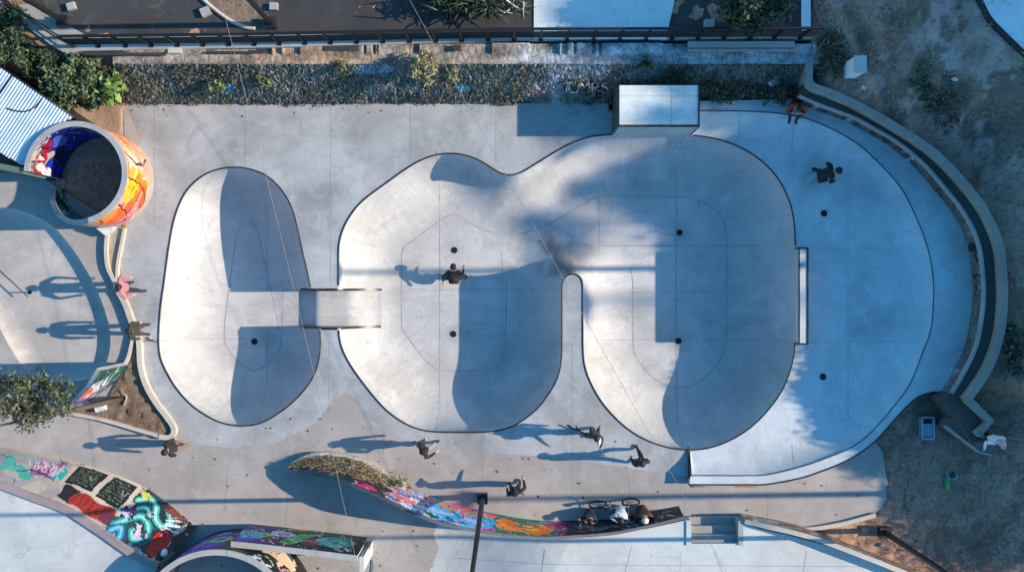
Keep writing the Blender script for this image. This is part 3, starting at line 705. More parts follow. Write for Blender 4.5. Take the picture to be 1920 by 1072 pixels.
# ground-cover stuff
def blades(C,h,cols,name,label,seed,wid=.009):
    g=np.random.default_rng(seed); n=len(C); th=g.uniform(0,6.28,n); L=h*g.uniform(.4,1.4,n); ln=g.uniform(.2,1.3,n)
    d=np.stack([np.cos(th)*L*ln,np.sin(th)*L*ln,L],1); w=np.stack([-np.sin(th),np.cos(th),0*th],1)*(wid*g.uniform(.6,1.4,n))[:,None]
    V=np.stack([C-w,C+w,C+d],1).reshape(-1,3); F=np.arange(3*n).reshape(n,3)
    ci=np.array(cols)[g.integers(0,len(cols),n)]*g.uniform(.6,1.4,n)[:,None]
    o=mk(name,V,F,M_leaf); setcol(o,np.repeat(np.clip(ci,0,1),3,0)); tag(o,label,kind='stuff'); o['category']='grass'; return o
n=30000; q=np.stack([rng.uniform(8.4,15.4,n),rng.uniform(-8.6,8.6,n)],1); px_=q[:,0]*PX+960; py_=536-q[:,1]*PX
zz=tzv(q); keep=(zz>-1)&((py_<520)|(px_>1660)|(rng.random(n)<.3))&(vnoise(q[:,0],q[:,1],21)+.25*rng.normal(size=n)+.5*np.exp(-(((px_-1800)/170)**2+((py_-190)/200)**2))>-.02)
d,_=dist(q,rimc,False); keep&=d>.16
for P in hs_list: keep&=~inpoly(q,np.asarray(P))
q=q[keep]; zz=zz[keep]
blades(np.c_[q,zz-.01],.10,[(.46,.34,.28),(.36,.26,.21),(.52,.40,.34),(.24,.18,.14),(.09,.085,.06)],'dry_grass','sparse dry grass over the dirt slope on the right',51)
n=3400; q=np.stack([rng.uniform(-11.6,8.9,n),rng.uniform(0,1,n)],1)
dens=np.interp(q[:,0]*PX+960,[230,320,560,640,760,960,1030,1150,1310,1400,1520],[.9,.8,.75,.45,.35,.8,.35,.3,.5,1,1]); k=rng.random(n)<dens*(.12+1.1*(vnoise(q[:,0]*1.6,q[:,1]*2,31)>.04)); q=q[k]
yb_=W(0,195)[1]; yt_=W(0,118,ZLG)[1]
C=np.c_[q[:,0],yb_+(yt_-yb_)*q[:,1]**1.0*.97,.02+ZLG*q[:,1]]
C=np.repeat(C,8,0)+rng.normal(size=(len(C)*8,3))*np.array([.06,.03,.05]); C[:,1]-=.03
o=leaf_mesh(C,.07,G_dark+G_scr+[(.16,.15,.11),(.2,.18,.13)]+[(.12,.13,.11),(.07,.085,.07)],'bank_weeds',None,.5,seed=52); tag(o,'low weeds and moss covering the stone bank',kind='stuff'); o['category']='weeds'

# ------------------------------------------------------------------ north bank: stone retaining wall, ledge, railing
def stone_mat():
    m,nt,b=newmat('rubble_stone'); p=pos(nt)
    v=nd(nt,'ShaderNodeTexVoronoi',Scale=4.2,feature='DISTANCE_TO_EDGE'); nt.links.new(p,v.inputs['Vector'])
    v2=nd(nt,'ShaderNodeTexVoronoi',Scale=4.2); nt.links.new(p,v2.inputs['Vector'])
    base=mix(nt,(.125,.12,.11),(.23,.215,.20),ramp(nt,v2.outputs['Color'],.2,.8))
    base=mix(nt,base,(.15,.16,.12),ramp(nt,noise(nt,p,1.3,6,.75),.45,.68,0,.7))
    a=nt.nodes.new('ShaderNodeAttribute'); a.attribute_name='paint'
    base=mix(nt,base,a.outputs['Color'],a.outputs['Alpha'])
    base=mix(nt,(.06,.06,.06),base,ramp(nt,v.outputs['Distance'],.0,.06,.35,1))
    base=mix(nt,base,(.06,.065,.055),ramp(nt,noise(nt,p,7,6,.8),.55,.72,0,.7))
    nt.links.new(base,b.inputs['Base Color']); b.inputs['Roughness'].default_value=.95
    bump(nt,b,v.outputs['Distance'],.5,.08); return m
M_stone=stone_mat()
x0,x1=W(228,0,.7)[0],W(1524,0,.7)[0]
nu,nv=820,30
U,Vv=np.meshgrid(np.linspace(x0,x1,nu),np.linspace(0,1,nv)); u=U.ravel(); v=Vv.ravel()
yy=yb_+(yt_-yb_)*v; zz=ZLG*v; dn=.05*vnoise(u*1.4,v*2+u*.3,61)+.035*rng.normal(size=len(u))*np.where((v>.03)&(v<.97),1,0)
e=empty('stone_retaining_wall',((x0+x1)/2,yb_,0),'long sloping rubble stone bank with ledge, weeds and faded graffiti below the railing','retaining wall')
F=np.array([(j*nu+i,j*nu+i+1,(j+1)*nu+i+1,(j+1)*nu+i) for j in range(nv-1) for i in range(nu-1)])
o=mk('stone_face',np.c_[u,yy-dn*.6,zz+dn*.8-.02],F,M_stone,e)
gpx=u*PX*(30/(30-zz))+960
A=np.zeros((len(u),4)); A[:,:3]=(.42,.44,.46)
pale=np.exp(-((gpx-1090)/75)**2)*sst((v-.25)/.4)+np.exp(-((gpx-1040)/14)**2)*.9+np.exp(-((gpx-1190)/60)**2)*.5*sst((v-.5)/.3)
A[:,3]=np.clip(pale*(.7+1.1*vnoise(u*2,v*3,64)),0,.9)
for cx,cv,rx,rv,c in ((422,.4,18,.14,(.10,.42,.62)),(690,.36,10,.1,(.10,.36,.36)),(775,.36,12,.12,(.22,.36,.38)),(870,.4,11,.1,(.10,.45,.5)),(700,.85,40,.12,(.3,.38,.5)),(645,.3,14,.1,(.2,.36,.36)),(1000,.3,40,.1,(.4,.26,.27)),(975,.45,30,.1,(.45,.47,.48)),(700,.45,40,.08,(.3,.2,.2))):
    m=(((gpx-cx)/rx)**2+((v-cv)/rv)**2+.5*vnoise(u*4,v*6,int(cx)))<.8; A[m,:3]=c; A[m,3]=.75
setcol(o,A)
# letters sprayed on the bank
def bank_pt(px_,py_,h=.05):
    t=(195-py_)/77.; zz=ZLG*t; return Vector((W(px_,0,zz)[0],yb_+(yt_-yb_)*t-h*.8,zz+h*.6))
m=MB(); 
for P in ([(1060,168),(1064,150),(1056,151),(1071,150)],[(1066,153),(1067,165),(1075,170),(1083,166),(1085,152)],[(1090,168),(1089,152),(1096,160),(1103,151),(1105,168)],[(1110,168),(1110,152),(1120,152),(1121,159),(1111,160)],[(1113,160),(1122,168)],[(1138,153),(1130,151),(1128,157),(1138,162),(1136,169),(1127,167)]):
    q=catmull(P,5) if len(P)>3 else np.array(P,float); m.tube([bank_pt(a,b,.07) for a,b in q],.032,6)
ol=m.ob('graffiti_letters',plain('letter_white',(.34,.355,.34),.9,0,.6,9),e,True)
m=MB()
for P in ([(1057,171),(1061,153),(1052,148),(1074,147)],[(1069,151),(1070,163),(1076,166),(1081,163),(1081,150),(1089,150)],[(1087,171),(1092,157),(1097,166),(1101,156),(1108,171)],[(1107,149),(1124,149),(1125,160),(1117,163),(1127,171)],[(1141,151),(1130,148),(1126,157),(1136,163),(1134,172)]):
    m.tube([bank_pt(a,b,.11) for a,b in catmull(P,5)],.018,5)
m.ob('letter_outline',M_black,e,True)
# ledge on top of the stone face
def tri_attr(name,P,F,z,mat,par,colf):
    o=mk(name,np.c_[P,z],F,mat,par); setcol(o,colf(P)); return o
yl0=yt_-.03; yl1=W(0,80,ZU)[1]
nu2=700;nv2=10; U,Vv=np.meshgrid(np.linspace(x0,x1,nu2),np.linspace(0,1,nv2)); u=U.ravel(); v=Vv.ravel(); gpx=u*PX*1.047+960
step=np.where(v>.45,.11,0); zz=ZLG+step*(vnoise(u*1.2,u*0,71)>-.12)+.005*rng.normal(size=len(u))
F=np.array([(j*nu2+i,j*nu2+i+1,(j+1)*nu2+i+1,(j+1)*nu2+i) for j in range(nv2-1) for i in range(nu2-1)])
o=mk('ledge',np.c_[u,yl0+(yl1-yl0)*v,zz],F,M_stone,e)
A=np.ones((len(u),4)); A[:,:3]=(.34,.30,.27); w_=np.exp(-((gpx-590)/120)**2); A[:,:3]=A[:,:3]*(1-w_[:,None])+np.array([.44,.29,.19])*w_[:,None]
w_=sst((gpx-940)/60); A[:,:3]=A[:,:3]*(1-w_[:,None])+np.array([.46,.5,.54])*w_[:,None]
A[:,:3]*=(.8+.5*vnoise(u*3,v*4,73))[:,None]; A[:,3]=.85; setcol(o,np.clip(A,0,1))
m=MB()
for a,b,p0,p1 in ((155,238,97,104),(238,310,99,104),(385,480,96,100),(608,672,85,96),(850,864,84,95),(480,500,92,99)):
    c=W((a+b)/2,(p0+p1)/2,1.5); m.box((c[0],c[1],1.47),((b-a)/PX*.95,(p1-p0)/PX*.95,.06))
m.ob('dark_slot',plain('slot_dark',(.03,.032,.036),.8),e)
for a,b,p0,p1,mt in ((315,340,90,100,M_kerb),(1290,1490,78,90,M_wall),(1290,1500,92,96,M_wall)):
    m=MB(); c=W((a+b)/2,(p0+p1)/2,1.5); m.box((c[0],c[1],1.46),((b-a)/PX*.95,(p1-p0)/PX*.95,.12)); m.ob('coping_block',mt,e)
# upper ground
UP=np.array(W2([(150,72),(985,66),(1000,64),(1500,62),(1524,62),(1524,-120),(-60,-120),(70,20)],ZU))
slab('upper_paving',[ccw(UP)],ZU,.4,M_asph,lambda c: inpoly(c,UP))['kind']='structure'
KB=np.array(W2([(138,84),(480,80),(970,72),(1524,70),(1524,60),(980,60),(150,66),(48,2),(30,18),(45,46),(100,88),(128,100),(150,97),(480,94),(560,88),(520,80)],ZU))
K1=np.vstack([W2([(30,10),(45,46),(100,88),(125,101),(152,96),(480,90),(770,82),(968,76),(1100,74),(1524,72)],ZU),W2([(1524,58),(970,62),(480,66),(160,66),(60,8)],ZU)])
slab('railing_kerb',[ccw(K1)],ZU+.012,.35,M_wall,lambda c: inpoly(c,K1))
tag(bpy.data.objects['railing_kerb'],'pale concrete kerb carrying the black railing along the top','kerb')
SLB=np.array(W2([(1001,73),(1001,-90),(1290,-90),(1265,0),(1254,50),(1250,73)],ZU+.03))
slab('concrete_slab',[ccw(SLB)],ZU+.03,.2,M_slab,lambda c: inpoly(c,SLB)); tag(bpy.data.objects['concrete_slab'],'bright pale blue concrete slab behind the railing','slab')
SL2=np.array(W2([(1503,62),(1503,-60),(1520,-60),(1520,62)],ZU+.05)); slab('concrete_strip',[ccw(SL2)],ZU+.05,.3,M_slab,lambda c: inpoly(c,SL2)); tag(bpy.data.objects['concrete_strip'],'narrow pale concrete strip at the end of the railing','slab')
SL3=np.array(W2([(1832,-8),(1862,38),(1895,70),(1935,108),(2100,200),(2300,-100),(1900,-200)],1.5)); slab('concrete_road',[ccw(SL3)],1.52,.3,M_slab,lambda c: inpoly(c,SL3)); tag(bpy.data.objects['concrete_road'],kind='structure')
m=MB(); P=W2(catmull([(1828,-20),(1852,32),(1885,68),(1930,112)],5),1.5); V,F=sweep(P,.16,1.3,1.53); tag(mk('road_kerb',V,F,M_black),'dark kerb along the pale blue road in the top right corner','kerb')
# dirt verge between paving patches
VP=np.array(W2([(360,-60),(372,0),(430,44),(460,56),(500,56),(505,30),(470,0),(440,-60)],ZU)); slab('dirt_verge',[ccw(VP)],ZU+.006,.1,M_bed,lambda c: inpoly(c,VP))['kind']='structure'
m=MB(); P=[W(a,b,ZU) for a,b in catmull([(355,-25),(395,12),(430,38),(460,52),(480,54)],4)]; m.tube([(p[0],p[1],ZU+.05) for p in P],.05,6); tag(m.ob('kerb_edge',M_kerb,None,True),'thin pale kerb line cutting diagonally across the dark upper paving','kerb')
# small blocks on the paving
for px_,py_,s,lab,rz in ((133,12,.22,'pale square block on the dark upper paving near the fence corner',.3),(385,22,.26,'pale block beside the diagonal kerb line',.4),(513,12,.22,'pale block at the foot of the upper lamp post',0)):
    c=W(px_,py_,ZU+.1); e=MB(); e.box((c[0],c[1],ZU+.06),(s,s*.9,.14),rz); tag(e.ob('concrete_block',M_wall),lab,'block')
c=W(1330,43,ZU+.2); m=MB(); m.box((c[0],c[1],ZU+.15),(.26,.16,.3)); tag(m.ob('junction_box',M_wall),'small grey box standing behind the railing near the dark tree','box')
# railing
e=empty('railing',W(960,74,ZU),'long black steel railing along the top of the stone bank','railing')
posts=[185,236,284,333,381,429,477,524,572,620,669,718,768,817,866,916,964,1014,1063,1113,1162,1211,1260,1309,1357,1406,1452,1500]
def rail_y(px): return float(np.interp(px,[140,480,700,964,1520],[86.5,82.5,78,73.5,72]))
RH=1.1
for px in posts:
    m=MB(); b=W(px,rail_y(px),ZU); m.box((b[0],b[1],ZU+RH/2),(.05,.07,RH)); m.box((b[0],b[1],ZU+.015),(.12,.14,.03)); m.ob('post',M_black,e)
for hh,r in ((RH,.045),(.78,.022),(.60,.022),(.42,.022),(.24,.022)):
    m=MB(); m.tube([ (*W(px,rail_y(px),ZU)[:2],ZU+hh) for px in (140,480,700,964,1240,1522)],r,6); m.ob('rail',M_black,e,True)
e=empty('railing',W(85,50,ZU),'short angled black railing at the top left corner','railing')
A_=W(140,88,ZU);B_=W(18,6,ZU)
for k in range(6):
    t=k/5; x_=A_[0]+(B_[0]-A_[0])*t; y_=A_[1]+(B_[1]-A_[1])*t; m=MB(); m.box((x_,y_,ZU+RH/2),(.05,.07,RH),.58); m.ob('post',M_black,e)
for hh,r in ((RH,.045),(.78,.022),(.60,.022),(.42,.022),(.24,.022)):
    m=MB(); m.tube([(A_[0],A_[1],ZU+hh),(B_[0],B_[1],ZU+hh)],r,6); m.ob('rail',M_black,e,True)

# ------------------------------------------------------------------ curved wall on the right
ZW=1.2
M_rimd=concrete('weathered_rim',(.27,.26,.24),.7,(.16,.15,.14),.5)
M_topd=concrete('dark_wall_top',(.15,.145,.14),.7,(.1,.1,.1),.4)
e=empty('curved_retaining_wall',W(1835,540,ZQ),'long curved concrete wall with a pale painted face round the blue deck','retaining wall')
nf=len(ft); nz=14; L=np.r_[0,np.cumsum(np.linalg.norm(np.diff(ft,axis=0),axis=1))]
V=[];UU=[];VV=[]
for j in range(nz):
    t=j/(nz-1)
    for i in range(nf): V.append((ft[i,0],ft[i,1],ZQ-.05+(ZW-ZQ+.05)*t)); UU.append(L[i]); VV.append(t*.85)
F=np.array([(j*nf+i,j*nf+i+1,(j+1)*nf+i+1,(j+1)*nf+i) for j in range(nz-1) for i in range(nf-1)])
o=mk('wall_face',V,F,M_paint,e); cv=Canvas(np.array(UU),np.array(VV),(.34,.33,.33))
cv.splat(0,L[-1],0,.85,[(.42,.36,.40),(.36,.38,.33),(.26,.26,.27),(.45,.43,.42),(.3,.32,.28)],120,.1,.3,81)
for k in range(int(L[-1]/1.05)):
    if k%5==4: continue
    u0=k*1.05+.15; c=[(.66,.63,.65),(.6,.48,.58),(.5,.54,.44)][k%3 if u0<7 else 2]
    cv.tag(u0,u0+.85,.14,.72,.085,c,300+k,4); cv.tag(u0+.02,u0+.85,.14,.72,.03,(.05,.05,.055),300+k,4)
cv.band(L[-1]*.60,L[-1]*.60+.28,.1,.85,(.03,.035,.04))
cv.detail(60,77); cv.punch(.95,1.1); setcol(o,cv.c)
V,F=sweep(ft,.05,ZW-.2,ZW+.015,side=-1); mk('wall_top',V,F,M_wall,e)
V,F=sweep(offset(rimc,.03,False),.19,.2,1.5); mk('outer_rim',V,F,M_rimd,e)
# walkway between face and rim
wk=np.vstack([W2([(1509,150)],1.2),rimc[4:],W2([(1858,797),(1826,832),(1768,748)],1.2),ft[::-1]])
slab('walkway',[ccw(wk)],ZW-.03,.9,M_walk,lambda c: inpoly(c,wk))['kind']='structure'
P=W2([(1812,746),(1856,789),(1832,815)],1.35); V,F=sweep(np.array(P),.2,.2,1.42); mk('outer_rim',V,F,M_rimd,e)
e2=empty('landing',W(1805,815,.3),'dark concrete landing slab below the end of the curved wall','landing')
LP=np.array(W2([(1776,800),(1800,772),(1850,812),(1872,845),(1862,853),(1838,848)],.85)); slab('top_slab',[ccw(LP)],.85,.9,M_topd,lambda c: inpoly(c,LP),parent=e2)
P=np.array(W2([(1776,800),(1838,848),(1860,853)],.88)); V,F=sweep(P,.05,.6,.88); mk('edge',V,F,M_wall,e2)

# ------------------------------------------------------------------ kerbs and planters at left
def kerb(name,pts,w,h,label,n=5,mat=None,closed=False,z0=-.1):
    P=resample(W2(catmull(pts,n)),.1,False); V,F=sweep(P,w,z0,h); return tag(mk(name,V,F,mat or M_kerb),label,'kerb')
Lp=np.array(W2([(203,440),(201,465),(204,500),(215,522),(222,540),(223,520),(224,490),(231,455),(236,432),(226,428)])); slab('sand_strip',[ccw(Lp)],.05,.2,plain('sand',(.36,.31,.26),.95),lambda c: inpoly(c,Lp)); tag(bpy.data.objects['sand_strip'],kind='structure')
kerb('low_kerb',[(205,436),(202,465),(205,500),(216,524),(222,542)],.10,.16,'left pale kerb of the narrow sand strip below the ring')
kerb('low_kerb',[(236,428),(231,455),(224,490),(222,520),(223,542)],.08,.14,'right thin pale kerb of the narrow sand strip below the ring')
kerb('low_kerb',[(226,546),(238,568),(247,592),(256,620)],.15,.20,'pale kerb stretch between the two standing people at left')
kerb('low_kerb',[(254,626),(249,648),(244,668),(238,680)],.09,.16,'thin pale kerb running up to the graffiti wing wall')
kerb('low_kerb',[(262,622),(265,650),(267,685),(277,720),(295,752),(316,780),(328,798),(329,810),(320,818),(302,816)],.14,.2,'pale curved kerb between triangular planter and small bowl')
kerb('low_kerb',[(302,816),(255,802),(200,786),(150,776),(118,772)],.10,.18,'straight pale kerb along the lower side of the triangular planter')
BD=np.array(W2([(252,626),(262,622),(265,650),(267,685),(277,720),(295,752),(316,780),(328,800),(322,816),(302,816),(255,802),(200,786),(118,772),(125,765),(205,745),(240,680)]))
g_=grid(BD,.12); gd_,_=dist(g_,BD); 
P,F=cdt([ccw(BD)],g_[gd_>.08],lambda c: inpoly(c,BD)); dd,_=dist(P,BD)
tag(mk('planter_soil',np.c_[P,.06+.05*np.minimum(dd,1)+.03*rng.normal(size=len(P))*(dd>.05)],F,M_bed,None,True),kind='structure')
c=W(189,763,.15); m=MB(); m.box((c[0],c[1],.16),(.3,.22,.18),.3); tag(m.ob('stone_block',M_slab),'pale stone block lying in the triangular planter','stone')
m=MB(); m.tube([W(a,b,.16) for a,b in ((228,732),(238,745),(232,760))],.02,5); tag(m.ob('bent_pipe',M_kerb,None,True),'thin bent pale pipe in the planter soil beside the tree foot','pipe')
# white wedge by the ring
a=[W(193,430,.02)[:2],W(222,424,.02)[:2],W(216,434,.02)[:2],W(205,443,.02)[:2]]
h=[.5,.42,.3,.3]; V=[(p[0],p[1],-.05) for p in a]+[(p[0],p[1],q) for p,q in zip(a,h)]
tag(mk('concrete_wedge',V,[(0,1,2,3),(4,7,6,5),(0,4,5,1),(1,5,6,2),(2,6,7,3),(3,7,4,0)],M_white),'small bright white concrete wedge at the foot of the orange ring','wedge')
#PART3

# ------------------------------------------------------------------ ring wall with graffiti
def ring(name,px,py,R,th,hf,a0,a1,label,outer,inner,n=420,nz=44,base=(.45,.43,.41)):
    c=W(px,py,0); e=empty(name,c,label,'ring wall')
    A=np.radians(np.linspace(a0,a1,n)); hh=np.array([hf(math.degrees(a)) for a in A])
    for nm,r,fn in (('outer_face',R,outer),('inner_face',R-th,inner)):
        V=[];U=[];Z=[]
        for j in range(nz):
            t=j/(nz-1)
            V.append(np.stack([c[0]+r*np.cos(A),c[1]+r*np.sin(A),-.03+(hh+.03)*t],1)); U.append(np.degrees(A)); Z.append(hh*t)
        V=np.vstack(V); F=np.array([(j*n+i,j*n+i+1,(j+1)*n+i+1,(j+1)*n+i) for j in range(nz-1) for i in range(n-1)])
        if nm=='inner_face': F=F[:,::-1]
        o=mk(nm,V,F,M_paint,e); cv=Canvas(np.radians(np.concatenate(U))*R,np.concatenate(Z),base); fn(cv); cv.detail(70,int(r*100)); cv.punch(); setcol(o,cv.c)
    V=np.vstack([np.stack([c[0]+(R+.012)*np.cos(A),c[1]+(R+.012)*np.sin(A),hh+.004],1),np.stack([c[0]+(R-th-.012)*np.cos(A),c[1]+(R-th-.012)*np.sin(A),hh+.004],1)])
    V2=V.copy(); V2[:,2]-=.05; V=np.vstack([V,V2]); F=[]
    for i in range(n-1): F+= [(i,i+1,n+i+1,n+i),(2*n+i,i,i+1,2*n+i+1)[::-1],(n+i,n+i+1,3*n+i+1,3*n+i)[::-1]]
    F+= [(0,n,3*n,2*n),(n-1,2*n-1,4*n-1,3*n-1)]
    mk('rim',V,F,M_rim,e)
    for i in (0,n-1):
        p=[(c[0]+q*math.cos(A[i]),c[1]+q*math.sin(A[i])) for q in (R,R-th)]
        mk('end_face',[(*p[0],-.05),(*p[1],-.05),(*p[1],hh[i]-.01),(*p[0],hh[i]-.01)],[(0,1,2,3)],M_rim,e)
    return e
RR=1.40
def D(a): return math.radians(a)*RR
def ring_out(c):
    c.c[:]=(.60,.42,.34)
    c.splat(D(-100),D(95),.2,2.1,[(.68,.30,.22),(.70,.48,.33),(.66,.44,.42),(.72,.55,.45)],60,.12,.3,401)
    c.ell(D(52),1.25,.55,.42,(.78,.36,.12),.4); c.ell(D(72),.95,.5,.3,(.80,.33,.17),.1); c.ell(D(28),1.5,.26,.45,(.75,.52,.33),.3); c.ell(D(32),.8,.5,.28,(.72,.42,.38),0)
    c.ell(D(12),1.5,.32,.42,(.70,.60,.52),.5); c.line([(D(24),1.9),(D(14),1.35),(D(16),.7),(D(24),.4)],.07,(.10,.06,.06),1)
    c.ell(D(-2),1.5,.3,.5,(.80,.44,.06),.2); c.ell(D(-22),1.15,.52,.7,(.80,.30,.07),.35); c.ell(D(-18),1.6,.34,.42,(.86,.52,.09),.2); c.ell(D(-26),.75,.42,.34,(.78,.20,.10),.3)
    c.line([(D(-4),1.95),(D(-7),1.35),(D(-14),.75),(D(-28),.42),(D(-40),.5)],.055,(.07,.02,.02),2)
    c.ell(D(-52),1.25,.55,.62,(.80,.22,.06),.5); c.ell(D(-62),1.7,.5,.26,(.85,.36,.12),.3); c.ell(D(-58),.62,.42,.26,(.70,.25,.25),.1)
    c.line([(D(-36),1.95),(D(-42),1.4),(D(-48),.9),(D(-62),.55),(D(-74),.8),(D(-82),1.5)],.06,(.07,.02,.02),3)
    c.splat(D(-75),D(-35),.35,.95,[(.66,.36,.42),(.72,.5,.52),(.4,.1,.15)],16,.05,.14,402); c.splat(D(-30),D(-8),.6,1.5,[(.3,.16,.02),(.85,.6,.2),(.7,.2,.1)],12,.03,.09,403)
    c.ell(D(-80),1.2,.3,.7,(.74,.28,.10)); c.line([(D(-66),1.9),(D(-74),1.3),(D(-88),.8)],.05,(.06,.02,.02),6)
    c.splat(D(0),D(90),.4,2,[(.75,.62,.5),(.5,.2,.14),(.78,.40,.25)],26,.04,.12,404)
    c.band(D(-110),D(200),-.1,.22,(.48,.44,.37),5,.03); c.band(D(105),D(185),-.1,2.3,(.33,.33,.33))
    c.band(D(185),D(255),-.1,2.3,(.33,.33,.34))
def ring_in(c):
    c.c[:]=(.22,.23,.25)
    c.band(D(95),D(185),.0,2.2,(.03,.05,.30),2); c.splat(D(95),D(178),.1,2.0,[(.02,.03,.2),(.04,.07,.42),(.05,.09,.5),(.03,.02,.12)],46,.1,.26,411)
    c.band(D(150),D(185),1.0,2.3,(.5,.44,.44),3,.1); c.ell(D(171),1.55,.26,.42,(.40,.05,.09),.2); c.ell(D(171),1.42,.15,.26,(.66,.62,.64),.2); c.ell(D(157),1.6,.22,.34,(.42,.06,.10),-.2); c.ell(D(158),1.55,.1,.18,(.66,.6,.6)); c.ell(D(143),1.62,.22,.3,(.35,.04,.09)); c.ell(D(176),1.05,.2,.3,(.7,.68,.72))
    c.splat(D(128),D(178),1.72,2.1,[(.55,.52,.45),(.2,.18,.15),(.62,.6,.56)],26,.03,.1,412)
    c.ell(D(130),1.3,.25,.4,(.15,.2,.55),.3); c.line([(D(165),2.0),(D(160),1.3),(D(150),1.75),(D(140),1.35),(D(128),1.8)],.05,(.1,.01,.04),3)
    c.band(D(190),D(262),0,2.3,(.05,.20,.17),5); c.splat(D(192),D(250),.1,1.6,[(.55,.62,.56),(.08,.42,.34),(.02,.05,.05),(.12,.5,.42),(.62,.66,.58)],40,.06,.2,413)
    c.line([(D(196),.3),(D(215),.8),(D(235),1.2)],.07,(.02,.05,.04),3); c.ell(D(238),.7,.22,.3,(.12,.5,.45)); c.splat(D(245),D(275),.2,1.5,[(.02,.02,.02),(.12,.03,.05)],10,.1,.2,414)
def ring_h(a):
    if a<=178.5: return 2.1 if a>-75 else 2.1
    return .4+1.7*min(max((a-190)/95,0),1)**.8
ring('ring_wall',199,339,RR,.125,lambda a: 2.1,-75,178,'tall open concrete ring painted orange outside and blue inside',ring_out,ring_in)
# lower curved part closing the ring (own height), same thing
root=bpy.data.objects['ring_wall']
def arc_part(a0,a1,n=120,nz=24):
    c=W(199,339,0); A=np.radians(np.linspace(a0,a1,n)); hh=np.array([ring_h(math.degrees(a)) for a in A])
    for nm,r,fn in (('outer_face',RR,ring_out),('inner_face',RR-.125,ring_in)):
        V=np.vstack([np.stack([c[0]+r*np.cos(A),c[1]+r*np.sin(A),-.03+(hh+.03)*j/(nz-1)],1) for j in range(nz)])
        F=np.array([(j*n+i,j*n+i+1,(j+1)*n+i+1,(j+1)*n+i) for j in range(nz-1) for i in range(n-1)])
        o=mk(nm,V,F,M_paint,root); cv=Canvas(np.tile(A*RR,nz),V[:,2].copy(),(.4,.4,.4)); fn(cv); cv.detail(70,int(r*100)); cv.punch(); setcol(o,cv.c)
    V=np.vstack([np.stack([c[0]+q*np.cos(A),c[1]+q*np.sin(A),hh+dz],1) for q,dz in ((RR+.012,.004),(RR-.137,.004),(RR+.012,-.05),(RR-.137,-.05))]); F=[]
    for i in range(n-1): F+= [(i,i+1,n+i+1,n+i),(2*n+i,2*n+i+1,i+1,i),(n+i,n+i+1,3*n+i+1,3*n+i)]
    F.append((0,n,3*n,2*n)); mk('rim',V,F,M_rim,root)
arc_part(192,285.5)
def wall_strip(name,base,heights,th,label,paintfn,cat='wall',nz=30,step=.03,z0=-.05,topmat=None,batter=0.):
    """vertical wall, painted on its left side (facing the camera side); base px polyline"""
    B=np.array(W2(base)); L=np.r_[0,np.cumsum(np.linalg.norm(np.diff(B,axis=0),axis=1))]
    cm=catmull(base,8); Bp=np.array(W2(cm)); Lp=np.r_[0,np.cumsum(np.linalg.norm(np.diff(Bp,axis=0),axis=1))]
    n=int(Lp[-1]/step)+2; t=np.linspace(0,Lp[-1],n); P=np.stack([np.interp(t,Lp,Bp[:,0]),np.interp(t,Lp,Bp[:,1])],1)
    kn=Lp[::8]; hh=np.interp(t,kn,heights); 
    if len(hh)>9: hh=np.convolve(np.pad(hh,12,'edge'),np.ones(25)/25,'valid')
    e=empty(name,(P[n//2,0],P[n//2,1],0),label,cat)
    V=np.vstack([np.c_[offset(P,th/2+batter*(1-j/(nz-1))**1.5,False),z0+(hh-z0)*j/(nz-1)] for j in range(nz)]); F=np.array([(j*n+i,j*n+i+1,(j+1)*n+i+1,(j+1)*n+i) for j in range(nz-1) for i in range(n-1)])
    o=mk('painted_face',V,F,M_paint,e); cv=Canvas(np.tile(t,nz),V[:,2].copy(),(.4,.4,.4)); paintfn(cv,t[-1]); cv.detail(int(t[-1]*30),len(name),w=(.012,.032)); cv.punch(1.2,1.3); setcol(o,cv.c)
    a=offset(P,th/2-.004,False); b=offset(P,-th/2,False); V=np.vstack([np.c_[a,np.full(n,z0)],np.c_[a,hh+.006],np.c_[b,hh+.006],np.c_[b,np.full(n,z0)]]); F=[]
    for i in range(n-1):
        for qd in (1,2): F.append((qd*n+i,qd*n+i+1,(qd+1)*n+i+1,(qd+1)*n+i))
    F+= [(0,n,2*n,3*n),(n-1,2*n-1,3*n-1,4*n-1)[::-1]]
    mk('wall_body',V,F,topmat or M_rim,e); return e
def p_radial(c,L):
    c.c[:]=(.03,.05,.04); c.splat(0,L,0,2,[(.02,.03,.03),(.05,.12,.08),(.12,.16,.12)],40,.1,.3,421); c.band(0,L,1.75,2.1,(.12,.22,.17),3); c.tag(.1,L-.3,1.5,2.0,.05,(.5,.56,.5),7,9)
wall_strip('dividing_wall',[(105,335),(64,327),(-70,303)],[2.0,2.0,2.0],.16,'straight dark green painted wall running left from the ring',p_radial,topmat=plain('green_cap',(.10,.14,.12),.8))
